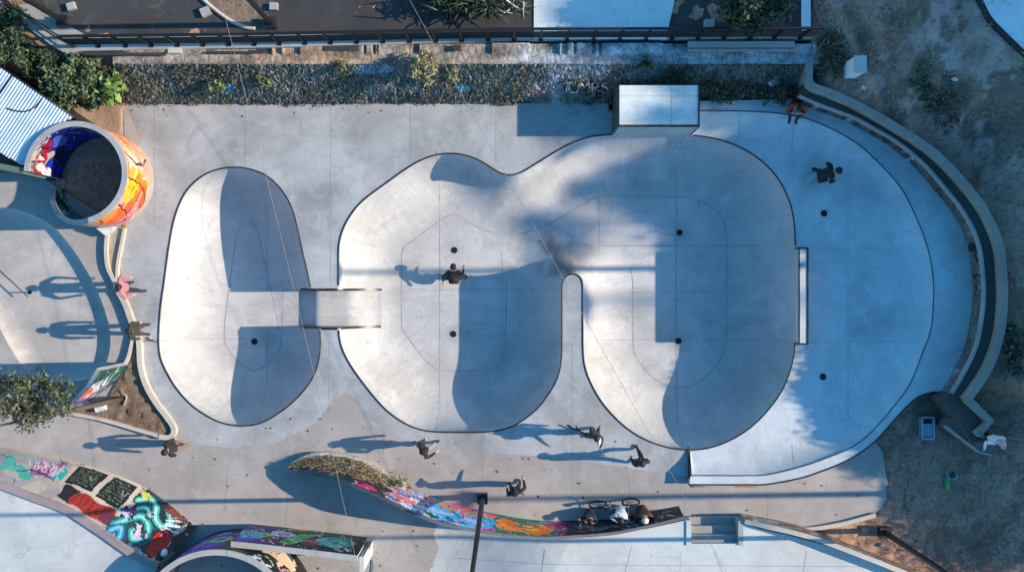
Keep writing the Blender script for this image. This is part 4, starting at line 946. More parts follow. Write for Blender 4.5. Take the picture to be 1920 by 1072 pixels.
def p_wing(c,L):
    c.c[:]=(.035,.11,.09); k=L/3.0
    c.splat(.0,.8*k,.1,2,[(.03,.09,.075),(.045,.13,.1)],20,.1,.3,431)
    c.splat(.9*k,2.3*k,.25,1.7,[(.75,.35,.5),(.8,.3,.4),(.78,.6,.75),(.45,.35,.65),(.7,.7,.82)],54,.06,.2,432)
    for i,(u,v) in enumerate(((.62,.9),(.7,1.15),(.8,1.35),(.9,1.5),(1.0,1.2))): c.line([(u*k+.35,v-.35),(u*k+.1,v+.05),(u*k-.08,v+.12)],.15,(.72,.76,.84),i)
    c.ell(1.05*k,1.55,.2,.24,(.8,.18,.06),.3); c.ell(1.25*k,1.3,.16,.2,(.78,.22,.1)); c.splat(1.9*k,2.9*k,0,.8,[(.18,.15,.45),(.45,.5,.75),(.10,.2,.35)],24,.06,.16,434)
    for i in range(6): c.line([((.75+.22*i)*k,.2+.05*i),((.95+.2*i)*k,.6),((.85+.25*i)*k,1.1-.08*i)],.045,[(.06,.02,.1),(.8,.75,.8)][i%2],40+i)
    c.splat(.5*k,1.6*k,.05,.4,[(.12,.3,.3),(.2,.12,.2)],10,.08,.18,435)
wall_strip('graffiti_wing_wall',[(240,681),(226,699),(208,717),(178,739),(150,756),(116,771)],[2.15,2.0,1.8,1.3,.8,.25],.12,'curved wing wall with pink and white graffiti on green, beside the young tree',p_wing)

# ------------------------------------------------------------------ corrugated roof
RZ=1.9
RP=np.array(W2([(-90,64),(140,222),(112,232),(88,248),(66,270),(52,292),(44,311),(0,286),(-90,232)],RZ))
A0=np.array(W(-90,64,RZ)[:2]); A1=np.array(W(140,222,RZ)[:2]); ud=(A1-A0)/np.linalg.norm(A1-A0); vd=np.array([ud[1],-ud[0]])
per=.088; nu=int(np.linalg.norm(A1-A0)/per*6); nv=90; uu=np.linspace(0,np.linalg.norm(A1-A0),nu); vv=np.linspace(0,2.9,nv)
U,Vv=np.meshgrid(uu,vv); P=A0+U.ravel()[:,None]*ud+Vv.ravel()[:,None]*vd; z=RZ+.017*np.sin(2*math.pi*U.ravel()/per)-.03*Vv.ravel()+.06
F=np.array([(j*nu+i,j*nu+i+1,(j+1)*nu+i+1,(j+1)*nu+i) for j in range(nv-1) for i in range(nu-1)]); F=F[inpoly(P[F].mean(1),RP)]
e=empty('corrugated_roof_shed',(*A0,0),'shed with a blue corrugated metal roof at the left edge','shed')
m_roof,nt,b=newmat('blue_roof'); p=pos(nt)
base=mix(nt,(.42,.55,.66),(.60,.68,.74),ramp(nt,noise(nt,p,2.2,6,.7),.35,.65)); base=mix(nt,base,(.30,.27,.26),ramp(nt,noise(nt,p,5,6,.8),.58,.75,0,.6)); nt.links.new(base,b.inputs['Base Color']); b.inputs['Roughness'].default_value=.45; b.inputs['Metallic'].default_value=.25
u_,i_=np.unique(F,return_inverse=True); mk('roof',np.c_[P[u_],z[u_]],i_.reshape(F.shape).astype(int),m_roof,e,True)
Q=RP.mean(0)+(RP-RP.mean(0))*.985; V=[(x,y,-.05) for x,y in Q]+[(x,y,RZ-.08) for x,y in Q]; k=len(Q)
mk('wall',V,[(i,(i+1)%k,k+(i+1)%k,k+i) for i in range(k)],M_black,e)
m=MB(); m.tube([(*(A0-vd*.02),RZ+.05),(*(A1-vd*.02),RZ+.05)],.028,6); m.ob('eave_trim',M_black,e,True)
m=MB(); a=A0+ud*2.05; m.box((*(a+vd*.75),RZ+.075),(.035,1.6,.02),math.atan2(vd[1],vd[0])-math.pi/2); m.ob('sheet_gap',M_black,e)
m=MB(); m.tube([W(x,y,RZ+.05) for x,y in catmull([(12,203),(28,208),(48,209),(64,202),(74,192),(80,184)],5)],.02,6); tag(m.ob('roof_shadow_line',M_black,None,True),'dark curved tube standing in for a cast shadow on the blue corrugated roof','hose')  # curved shadow on the roof, modelled as a black tube

# ------------------------------------------------------------------ wave wall with graffiti and planter
def p_wave(c,L):
    c.c[:]=(.03,.03,.04); U=lambda px: np.interp(px,[q[0] for q in wb],wl)  # near-black ground also colours in the shade on the wall's two ends
    c.splat(0,U(720),0,1.8,[(.02,.02,.03),(.10,.03,.07),(.06,.05,.05),(.02,.08,.07)],50,.08,.25,441)
    c.ell(U(700),1.35,.3,.14,(.62,.08,.24)); c.splat(U(660),U(745),.9,1.5,[(.6,.1,.26),(.02,.02,.02),(.03,.12,.1)],12,.05,.13,442)
    c.band(U(738),U(800),.0,1.9,(.42,.42,.55),3,.08); c.splat(U(738),U(800),.2,1.8,[(.62,.7,.8),(.2,.12,.3),(.72,.26,.22),(.75,.78,.85),(.12,.14,.35)],40,.05,.15,443)
    c.splat(U(755),U(800),1.0,1.2,[(.75,.2,.2)],3,.1,.2,444)
    c.band(U(798),U(928),-.1,2,(.16,.48,.72),5,.08); c.splat(U(800),U(928),.9,1.9,[(.14,.5,.8),(.3,.62,.85),(.2,.42,.75),(.55,.6,.85)],40,.08,.25,445)
    c.splat(U(800),U(880),.0,.55,[(.8,.25,.3),(.85,.45,.15),(.75,.2,.35),(.4,.4,.3)],30,.07,.22,446); c.splat(U(845),U(940),1.25,1.75,[(.7,.15,.45),(.45,.35,.75)],14,.06,.16,447)
    c.splat(U(800),U(860),1.4,1.9,[(.02,.05,.06),(.03,.2,.18),(.7,.75,.8)],18,.06,.16,448); c.splat(U(870),U(940),.0,.4,[(.7,.25,.12),(.3,.1,.3),(.15,.4,.3)],20,.06,.16,449)
    c.band(U(928),U(1055),-.1,2,(.05,.20,.15),6,.08); c.poly([(U(932),.45),(U(980),.75),(U(1040),.35),(U(1030),.85),(U(1008),1.25),(U(975),1.1),(U(935),1.25)],(.80,.28,.04),2); c.ell(U(950),.85,.3,.16,(.85,.36,.05)); c.splat(U(935),U(1030),.4,1.1,[(.85,.22,.05),(.88,.45,.08)],14,.06,.16,450)
    c.splat(U(990),U(1056),.0,.4,[(.6,.15,.35),(.3,.3,.25)],12,.05,.13,451); c.band(U(1040),U(1062),.1,1.1,(.4,.1,.25),7)
    c.splat(U(1062),L,0,1,[(.02,.02,.025),(.05,.03,.05),(.04,.05,.05),(.09,.08,.09)],50,.06,.2,452); c.tag(U(1075),U(1190),.25,.65,.035,(.2,.2,.22),11,12)  # dark blotches paint in the shaded right end, tag lines on top
    c.line([(U(1080),.75),(U(1140),.55),(U(1200),.35)],.05,(.3,.28,.3),8)
wl=np.r_[0,np.cumsum(np.linalg.norm(np.diff(np.array(W2(wb)),axis=0),axis=1))]
wall_strip('wave_wall',wb,wh,.09,'long S shaped low wall painted pink, sky blue and orange, with shade coloured in black',p_wave,step=.03,topmat=concrete('dark_cap',(.12,.12,.13),.7,(.2,.2,.2),.4),batter=.16)
kp=[(548,870),(572,857),(600,850),(640,852),(690,866),(722,888),(742,908)]
K=resample(W2(catmull(kp,6)),.1,False); sb=[(556,873),(600,877),(640,883),(680,893),(705,901),(730,909),(746,916)]
Sx=np.array(W2(catmull(sb,6))); Sx=np.stack([np.interp(np.linspace(0,1,len(K)),np.linspace(0,1,len(Sx)),Sx[:,i]) for i in (0,1)],1)
hs=np.interp(np.linspace(0,1,len(K)),[0,.3,.6,.85,1],[.35,.7,.95,.9,.3]); V=[];n=len(K); nj=9
for j in range(nj):
    t=j/(nj-1); V.append(np.c_[K+(Sx-K)*t,.16+(hs-.16)*(t**.8)+.04*rng.normal(size=n)*(0<j<nj-1)])
tag(mk('planter_soil',np.vstack(V),np.array([(j*n+i,(j+1)*n+i,(j+1)*n+i+1,j*n+i+1) for j in range(nj-1) for i in range(n-1)]),M_bed,None,True),kind='structure')
V,F=sweep(K,.12,-.1,.22); tag(mk('planter_kerb',V,F,M_kerb),'pale curved kerb of the crescent planter behind the S shaped wall','kerb')
q=rng.integers(0,n,900); t=rng.uniform(.05,1,900); C=np.c_[K[q]+(Sx[q]-K[q])*t[:,None],.16+(hs[q]-.16)*t**.8]; 
blades(np.repeat(C,3,0)+rng.normal(size=(2700,3))*[.04,.04,.01],.13,[(.30,.24,.13),(.22,.17,.09),(.12,.10,.06),(.36,.30,.2)],'planter_grass','dry grass in the crescent planter',61)
C=np.array(W(748,908,.3))+rng.normal(size=(260,3))*[.12,.14,.1]; C[:,2]=np.abs(C[:,2]); e=empty('dry_tuft',W(748,908,0),'straw coloured dry tuft at the right tip of the crescent planter','shrub'); leaf_mesh(C,.13,G_dry,'foliage',e,.25,seed=62)

# ------------------------------------------------------------------ painted bank and white upper deck at bottom left
bp=[(-60,834),(0,838),(40,842),(130,862),(200,882),(262,906),(310,938),(345,966),(372,986)]
tp_=[(-60,880),(-20,893),(20,907),(75,928),(130,949),(190,987),(240,1022),(275,1043),(300,1052)]
Bb=np.array(W2(catmull(bp,10))); Tb=np.array(W2(catmull(tp_,10),1.5)); 
m_=300; Bb=np.stack([np.interp(np.linspace(0,1,m_),np.linspace(0,1,len(Bb)),Bb[:,i]) for i in (0,1)],1); Tb=np.stack([np.interp(np.linspace(0,1,m_),np.linspace(0,1,len(Tb)),Tb[:,i]) for i in (0,1)],1)
Lb=np.r_[0,np.cumsum(np.linalg.norm(np.diff(Bb,axis=0),axis=1))]; nv=56
V=np.vstack([np.c_[Bb+(Tb-Bb)*(j/(nv-1)),np.full(m_,-.03+1.53*j/(nv-1))] for j in range(nv)])
F=np.array([(j*m_+i,(j+1)*m_+i,(j+1)*m_+i+1,j*m_+i+1) for j in range(nv-1) for i in range(m_-1)])
e=empty('graffiti_bank',W(200,900,0),'tall sloping graffiti bank with two blackboard panels at the bottom left','graffiti wall')
o=mk('painted_slope',V,F,M_paint,e); c=Canvas(np.tile(Lb,nv),np.repeat(np.linspace(0,1,nv)*1.55,m_),(.42,.38,.37))
c.splat(0,7.5,0,1.5,[(.46,.42,.40),(.38,.36,.36),(.48,.45,.42),(.40,.38,.42)],60,.15,.4,461)
c.band(0,4.9,-.1,.12,(.50,.45,.36),2,.02)
c.splat(1.2,2.2,.3,.9,[(.13,.42,.36),(.16,.46,.40),(.3,.42,.4)],14,.1,.22,462); c.ell(3.0,.62,.36,.24,(.08,.42,.38),.1); c.splat(2.0,2.9,.3,.8,[(.5,.36,.46),(.55,.45,.52),(.3,.2,.3)],16,.08,.2,463)
for i in range(10): c.line([(1.95+.1*i,.35+.04*(i%3)),(2.05+.09*i,.85-.06*(i%4)),(2.2+.09*i,.5),(2.15+.1*i,.3)],.035,[(.72,.58,.68),(.12,.05,.12),(.74,.5,.62)][i%3],470+i)
c.line([(1.6,.95),(2.2,.75),(3.0,.85)],.05,(.1,.03,.1),3)
for u0,u1,v1 in ((3.38,4.28,.84),(4.44,5.22,.92)):
    c.band(u0-.12,u1+.12,.03,v1+.1,(.55,.51,.47),1,.008); c.band(u0,u1,.12,v1,(.014,.016,.016),1,.01)
    r=random.Random(int(u0*100))
    for rr in range(7):
        vv=.2+(v1-.28)*rr/6.5
        for k in range(9):
            uu_=u0+.08+(u1-u0-.16)*k/9+r.uniform(-.02,.02); c.line([(uu_,vv),(uu_+.03,vv+.035),(uu_+.055,vv-.01)],.016,np.array((.2,.24,.2))*r.uniform(.5,1.3),k,.008)
    c.line([(u0+.5,v1*.45),(u0+.62,v1*.62),(u0+.7,v1*.45)],.03,(.3,.36,.33),2,.01)
c.band(3.55,4.0,.95,1.42,(.025,.025,.03),4); c.band(3.95,5.25,1.05,1.45,(.34,.065,.05),5); 
for i in range(7): c.line([(4.05+.17*i,1.08),(4.1+.17*i,1.28),(4.02+.17*i,1.42)],.03,(.08,.03,.03),i)
c.band(5.0,5.4,1.1,1.5,(.16,.05,.08),3)
c.band(5.36,7.0,-.05,1.56,(.02,.035,.045),8,.06); c.splat(5.4,6.7,.05,1.5,[(.03,.09,.11),(.05,.16,.19),(.02,.02,.03),(.09,.05,.09)],46,.06,.18,481)
def swirl(P,w,cols,sd):
    for q,col in zip((1,.66,.26),cols): c.line(P,w*q,col,sd,.012)
T=[(.02,.07,.09),(.09,.33,.35),(.34,.62,.56)]
swirl([(5.42,1.32),(5.6,1.0),(5.86,.74),(6.16,.82),(6.3,1.08),(6.1,1.3),(5.9,1.2)],.30,T,1); swirl([(5.45,.42),(5.72,.22),(6.02,.3),(6.2,.58),(6.5,.62),(6.62,.38),(6.4,.24)],.26,[(.02,.06,.07),(.13,.40,.40),(.42,.66,.6)],2)
swirl([(5.6,.62),(5.82,.48),(6.02,.6)],.2,[(.01,.03,.04),(.06,.24,.28),(.2,.5,.5)],3); swirl([(5.42,1.48),(5.62,1.3),(5.75,1.5)],.26,[(.03,.1,.18),(.10,.28,.42),(.26,.5,.62)],4)
c.ell(5.55,.24,.16,.1,(.5,.5,.2)); c.splat(5.36,5.62,.75,1.0,[(.08,.04,.16),(.55,.52,.66),(.03,.02,.05)],9,.04,.1,482); c.splat(5.95,6.35,1.0,1.22,[(.5,.45,.58),(.10,.04,.12),(.62,.6,.66)],14,.04,.09,483); c.splat(6.3,6.85,.0,.3,[(.16,.05,.05),(.22,.09,.08),(.05,.02,.02)],14,.05,.13,484)
c.line([(6.55,.5),(6.75,.46),(6.98,.36)],.08,(.66,.7,.74),2); c.line([(6.5,.4),(6.68,.3),(6.84,.22)],.04,(.65,.68,.7),5); c.line([(6.62,.6),(6.85,.55),(7.0,.5)],.05,(.7,.72,.75),7)
c.band(6.55,7.06,.62,1.42,(.52,.055,.03),6,.03)
for i in range(6): c.line([(6.6+.08*i,.66),(6.66+.07*i,1.0),(6.6+.08*i,1.4)],.025,(.25,.015,.015),i)
c.band(7.04,7.6,.0,1.6,(.015,.02,.022),3,.04)
c.detail(34,901,5.3,7.3,(.012,.022)); c.detail(24,902,0,3.4,(.012,.025)); c.punch(1.25,1.3); setcol(o,c.c)
V,F=sweep(Tb,.2,1.3,1.6,side=-1); o=mk('rim',V,F,concrete('mauve_rim',(.33,.26,.27),.75,(.2,.16,.18),.4),e)
WD=np.vstack([offset(Tb,-.15,False)[::3],W2([(285,1085),(265,1160),(-220,1330),(-220,860)],1.5)])
slab('white_upper_deck',[ccw(WD)],1.5,1.5,M_white,lambda c: inpoly(c,WD))['kind']='structure'
m=MB(); q=W(308,1036,1.3); m.ball(q,(.09,.12,.16)); m.ob('painted_spot',plain('white_spot',(.7,.7,.68)),e,True)
def p_w2(c,L):
    c.c[:]=(.02,.035,.035); c.band(0,L,-.1,.4,(.025,.10,.08),3); k=L/4.2
    c.splat(0,1.1*k,.3,2,[(.10,.06,.32),(.16,.10,.42),(.05,.03,.15)],30,.1,.3,491); c.ell(.55*k,1.1,.5,.36,(.18,.45,.22),.1,.5); c.ell(.5*k,1.1,.22,.16,(.25,.55,.3)); c.splat(.2*k,.5*k,.8,1.4,[(.12,.35,.55)],6,.1,.2,492)
    c.ell(1.35*k,.75,.36,.3,(.55,.52,.68),.1); c.ell(1.4*k,.75,.18,.16,(.15,.12,.35)); c.ell(1.4*k,.75,.08,.07,(.7,.7,.8)); c.ell(1.3*k,1.4,.4,.25,(.13,.05,.08))
    c.poly([(1.6*k,1.0),(2.0*k,.5),(2.7*k,.35),(2.35*k,.75),(2.2*k,1.3),(1.8*k,1.75),(1.55*k,1.6)],(.12,.36,.17),4); c.line([(1.55*k,1.2),(1.8*k,1.3)],.06,(.02,.05,.03),1); c.line([(1.5*k,1.45),(1.8*k,1.5)],.06,(.02,.05,.03),2); c.line([(2.75*k,.35),(2.4*k,.5),(2.0*k,.6)],.05,(.3,.55,.3),3)
    c.ell(2.55*k,1.2,.36,.4,(.16,.07,.11)); c.ell(2.6*k,1.15,.16,.18,(.28,.14,.2))
    c.ell(3.3*k,.95,.55,.55,(.10,.38,.42),.1); c.ell(3.25*k,1.0,.4,.38,(.16,.46,.48)); c.ell(3.25*k,1.05,.16,.12,(.03,.15,.2)); c.line([(3.0*k,.7),(3.4*k,.55),(3.75*k,.8)],.06,(.04,.14,.16),3); c.line([(3.2*k,1.45),(3.55*k,1.4),(3.85*k,1.75)],.07,(.6,.68,.72),5); c.line([(3.3*k,1.6),(3.7*k,1.8)],.05,(.5,.6,.66),6)
    c.ell(1.75*k,.12,.2,.14,(.4,.36,.16)); c.band(3.95*k,L,0,2.1,(.012,.014,.016),2,.03)
wall_strip('graffiti_wall',[(468,987),(520,992),(580,999),(640,1006),(689,1012)],[2.0]*5,.17,'straight dark wall with green and turquoise graffiti, below the S shaped wall',p_w2)
q=W(695,1018,.0); m=MB(); m.box((q[0],q[1]-.12,.9),(.12,.42,1.8)); tag(m.ob('end_pillar',M_white),'pale concrete pillar at the right end of the dark graffiti wall','pillar')
m=MB(); m.tube([W(a,b,.03) for a,b in catmull([(690,1040),(697,1050),(699,1062),(694,1085)],4)],.012,5); tag(m.ob('cable_end',M_black,None,True),'thin dark cable lying below the pillar of the graffiti wall','cable')
def r2_out(c):
    R=2.19; d=lambda a: math.radians(a)*R
    c.c[:]=(.02,.025,.03); c.splat(d(0),d(180),0,2.4,[(.02,.02,.03),(.03,.06,.05),(.08,.05,.2)],60,.1,.3,501)
    c.band(d(86),d(128),.5,2.4,(.08,.055,.30),4,.1); c.splat(d(84),d(126),.4,2.3,[(.12,.08,.40),(.2,.13,.5),(.05,.03,.18),(.3,.3,.6)],50,.06,.2,502)
    c.ell(d(96),1.2,.4,.3,(.2,.48,.26),.1,.45); c.line([(d(120),1.6),(d(125),2.0),(d(118),2.2)],.06,(.5,.5,.7),2)
    c.band(d(128),d(185),.8,2.4,(.05,.09,.12),3,.08)
    for i in range(6): c.line([(d(180),.6+.3*i),(d(155),.8+.28*i),(d(132),1.1+.25*i)],.05,[(.5,.55,.65),(.1,.4,.35),(.15,.2,.5)][i%3],i)
    c.band(d(70),d(86),.0,2.4,(.03,.04,.03),3,.1); c.poly([(d(70),.9),(d(64),.5),(d(50),.4),(d(38),.5),(d(34),1.0),(d(44),1.5),(d(40),2.0),(d(50),1.4),(d(58),1.5),(d(64),1.2)],(.72,.62,.5),4,.05); c.splat(d(34),d(60),.4,1.3,[(.76,.66,.54),(.70,.58,.48)],14,.1,.24,503); c.line([(d(38),1.4),(d(41),1.8),(d(36),2.1)],.1,(.5,.36,.38),5); c.line([(d(62),1.9),(d(56),2.2),(d(50),1.9)],.12,(.62,.68,.72),7); c.splat(d(50),d(66),1.8,2.3,[(.6,.66,.7),(.02,.03,.03)],10,.06,.16,504); c.ell(d(66),.7,.14,.1,(.4,.44,.3))
def r2_in(c):
    c.c[:]=(.10,.105,.105); c.splat(-4,8,0,2.4,[(.12,.12,.12),(.08,.085,.09),(.14,.13,.12)],60,.15,.4,511)
o=ring('ring_wall',449,1131,2.19,.13,lambda a:2.4,-40,220,'dark ring wall with purple and cream graffiti cut off by the bottom edge',r2_out,r2_in,n=420,nz=44)

# ------------------------------------------------------------------ steps, terrace wall, kerb
e=empty('concrete_steps',W(1331,990,0),'short flight of grey concrete steps climbing to the white terrace at the bottom edge','steps')
y0=W(0,966)[1]; y1=W(0,1008)[1]; X0,X1=W(1287,0)[0]+.02,W(1376,0)[0]-.02; dy=(y0-y1)/3
for k in range(3):
    m=MB(); zt_=.165*(k+1); m.box(((X0+X1)/2,y0-dy*(k+.5),zt_/2-.1),(X1-X0,dy-.004,zt_+.2)); m.ob('step',M_wall,e)
for xx in (X0-.07,X1+.07):
    m=MB(); m.box((xx,(y0+y1)/2-.02,.28),(.14,y0-y1+.04,.84)); m.ob('side_wall',M_wall if xx>X0 else M_white,e)
tw=[(1386,966),(1420,972),(1470,982),(1520,996),(1590,1022),(1680,1058),(1790,1105)]
def p_tw(c,L):
    c.c[:]=(.24,.19,.16); c.splat(0,L,0,1.2,[(.30,.10,.08),(.17,.08,.06),(.38,.3,.26),(.12,.08,.07),(.28,.26,.22)],90,.06,.2,521); c.splat(0,1.2,.0,1,[(.2,.35,.3),(.5,.52,.5),(.35,.38,.36)],16,.06,.16,522); c.band(3.4,L,-.1,1.3,(.2,.17,.15),4,.1)
wall_strip('terrace_wall',tw,[.72,.95,1.05,1.1,1.1,1.05,1.0],.14,'curved wall with faded red graffiti between soil and white terrace',p_tw,topmat=M_kerb)
kerb('pavement_kerb',[(1395,977),(1440,986),(1475,990),(1520,990),(1580,980),(1640,964)],.12,.10,'pale kerb curving along the bottom right of the brown pavement')
# ------------------------------------------------------------------ lamp posts, cables, grind rail
def lamp(px,py,zb,h,label,arm=(1,0)):
    b=W(px,py,zb); e=empty('lamp_post',b,label,'lamp post','tall lamp posts')
    m=MB(); m.box((b[0],b[1],zb+.11),(.30,.30,.26)); m.ob('base_block',M_steel,e)
    m=MB(); m.tube([(b[0],b[1],zb+.2),(b[0],b[1],zb+1.1),(b[0],b[1],zb+h)],[.085,.075,.05],10); m.ob('pole',M_black,e,True)
    m=MB(); m.tube([(b[0],b[1],zb+h-.05),(b[0]+arm[0]*.5,b[1]+arm[1]*.5,zb+h+.1)],.03,6); m.ob('arm',M_black,e,True)
    m=MB(); m.box((b[0]+arm[0]*.8,b[1]+arm[1]*.8,zb+h+.1),(.6,.25,.09),math.atan2(arm[1],arm[0])); m.ob('lamp_head',M_steel,e)
lamp(905,932,0,9,'black lamp post standing in front of the blue part of the S shaped wall',(0,-1))
lamp(1655,995,.02,9,'black lamp post in the dark soil at the bottom right',(1,0))
lamp(122,42,ZU,7,'black lamp post near the top left fence corner',(-1,0))
lamp(510,46,ZU,7,'black lamp post at the top edge left of centre',(0,1))
def cable(a,b,z,label):
    a=Vector(W(*a,z)); b=Vector(W(*b,z)); P=[a+(b-a)*t+Vector((0,0,-.5*4*t*(1-t))) for t in np.linspace(0,1,26)]
    m=MB(); m.tube(P,.0055,5); tag(m.ob('overhead_cable',plain('cable_grey',(.22,.22,.23),.5),None,True),label,'cable','overhead cables')
cable((400,-50),(685,1130),4.6,'thin overhead cable crossing above the small egg shaped bowl')
cable((735,-60),(1395,1130),4.6,'thin overhead cable crossing diagonally above the big bowl')
e=empty('grind_rail',W(10,525,-.27),'thin black metal grind rail in the shallow bowl at the left edge','rail')
m=MB(); m.tube([W(-60,455,.05),W(-5,503,.05),W(52,556,.05)],.018,6); m.ob('bar',M_black,e,True)
for a in ((-40,472),(48,548)): 
    m=MB(); q=W(*a,0); m.tube([(q[0],q[1],-.27),(q[0],q[1],.05)],.018,6); m.ob('leg',M_black,e,True); m=MB(); m.disc((q[0],q[1],-.27),.06,.012,12); m.ob('foot_plate',M_black,e)
# ------------------------------------------------------------------ small things on the right
zb=tz(1592,130); c=W(1592,134,zb); e=empty('utility_box',c,'pale concrete post box standing in the scrub right of the railing','box')
m=MB(); m.box((c[0],c[1],zb+.45),(.30,.42,.9)); m.ob('body',M_slab,e); m=MB(); m.box((c[0],c[1],zb+.915),(.34,.46,.05)); m.ob('lid',M_white,e)
c=W(1450,155,.75); m=MB(); m.box((c[0],c[1],c[2]),(.3,.22,.10),.5,Matrix.Rotation(.5,3,'Z')@Matrix.Rotation(.6,3,'X')); tag(m.ob('sign_board',M_white),'small white slab lying on the bank above the person in red','board')
m=MB(); c=W(780,185,.2); m.box((c[0],c[1],.24),(.36,.2,.2)); tag(m.ob('dark_crate',plain('crate_dark',(.02,.02,.025))),'small dark crate at the foot of the stone bank','crate')
for pts,lab in (([(1528,-30),(1529,10),(1536,38),(1550,52),(1568,53)],'red hose looping down past the railing end'),([(1555,66),(1543,80),(1531,98)],'short red hose end beside the concrete strip'),([(1482,-20),(1481,20),(1483,42)],'straight red hose behind the railing')):
    m=MB(); m.tube([W(a,b,1.56) for a,b in catmull(pts,5)],.022,6); tag(m.ob('red_hose',plain('red_hose_mat',(.25,.09,.08),.6),None,True),lab,'hose')
zb=tz(1733,800); c=W(1733,800,zb); e=empty('metal_bin',c,'blue grey open metal tray on the dark soil left of the landing','bin')
m=MB(); w,l,h=.34,.62,.3
for dx,dy,sx,sy in ((-w/2,0,.03,l),(w/2,0,.03,l),(0,-l/2,w+.03,.03),(0,l/2,w+.03,.03)): m.box((c[0]+dx,c[1]+dy,zb+h/2),(sx,sy,h))
m.ob('walls',plain('bin_rim',(.40,.45,.5),.4,.3),e); m=MB(); m.box((c[0],c[1]-.08,zb+.2),(w-.04,l*.66,.02)); m.ob('inner_panel',plain('bin_panel',(.24,.34,.5),.5),e); m=MB(); m.box((c[0],c[1]+.22,zb+.1),(w-.04,.16,.02)); m.ob('bottom',M_steel,e)
zb=tz(1780,890); c=W(1780,887,zb); e=empty('bucket',c,'grey round bucket on the dark soil above the green broom','bucket')
m=MB(); n=20; V=[];F=[]
for r,zz in ((.11,0),(.15,.26),(.125,.26),(.09,.02)):
    V+= [(c[0]+r*math.cos(2*math.pi*k/n),c[1]+r*math.sin(2*math.pi*k/n),zb+zz) for k in range(n)]
for j in range(3): F+= [(j*n+k,j*n+(k+1)%n,(j+1)*n+(k+1)%n,(j+1)*n+k) for k in range(n)]
F.append(tuple(3*n+k for k in range(n))); m.add(V,F); m.ob('shell',M_wall,e)
m=MB(); m.tube([(c[0]+.15*math.cos(a),c[1]+.15*math.sin(a),zb+.27) for a in np.linspace(0,3.14,12)],.008,5); m.ob('handle',M_black,e,True)
zb=tz(1800,905)+.06; e=empty('broom',W(1778,905,zb),'green broom lying on the dark soil at the lower right','broom')
c=W(1776,905,zb); m=MB(); m.box(c,(.12,.34,.10)); m.ob('brush_head',plain('green_bristle',(.06,.34,.12),.7),e); m=MB(); m.tube([c,W(1834,914,zb+.02)],.013,6); m.ob('handle',M_wall,e,True)
for k,(px,py,s) in enumerate(((1621,165,.14),(1616,176,.1),(1790,149,.12),(1621,993,.16),(1652,1022,.12))):
    zb=tz(px,py); m=MB(); c=W(px,py,zb+.05); m.ball(c,(s*.8,s*.6,s*.5),5,4); m.V=[tuple(np.array(q)+rng.normal(size=3)*s*.12) for q in m.V]; o=m.ob('pale_rock',M_slab if k<3 else M_wall); tag(o,['pale rock just outside the curved wall rim, upper of two','pale rock just outside the curved wall rim, lower of two','small pale rock on the dry slope at right','square pale stone beside the bottom right lamp post','low stone below the bottom right lamp post'][k],'rock')
#PART4

# ------------------------------------------------------------------ people
SKIN=plain('skin',(.42,.27,.2),.6,0,.1); HAIR=plain('black_hair',(.012,.010,.010),.7,0,.2)
_mc={}
def cloth(c):
    k=tuple(c)
    if k not in _mc: _mc[k]=plain('cloth_%d'%len(_mc),c,.9,0,.45,30)
    return _mc[k]
def base_pose():
    J={'pelvis':(0,0,.95),'spine':(0,.01,1.13),'chest':(0,.01,1.33),'neck':(0,.01,1.49),'head':(0,.04,1.60),'top':(0,.03,1.70)}
    for s,n in ((-1,'l'),(1,'r')):
        J.update({n+'sh':(.19*s,0,1.42),n+'el':(.25*s,-.03,1.14),n+'wr':(.25*s,.07,.90),n+'hip':(.09*s,0,.91),n+'kn':(.10*s,.03,.50),n+'an':(.10*s,-.02,.09),n+'to':(.12*s,.15,.045)})
    return {k:Vector(v) for k,v in J.items()}
RAD={'pelvis':.145,'spine':.135,'chest':.155,'neck':.058,'head':.098,'top':.07,'sh':.078,'el':.058,'wr':.038,'hip':.10,'kn':.072,'an':.05,'to':.042}
def lean(J,ang,axis='X',pivot='pelvis',names=('spine','chest','neck','head','top','lsh','lel','lwr','rsh','rel','rwr')):
    p=J[pivot].copy(); M=Matrix.Rotation(ang,3,axis)
    for n in names: J[n]=p+M@(J[n]-p)
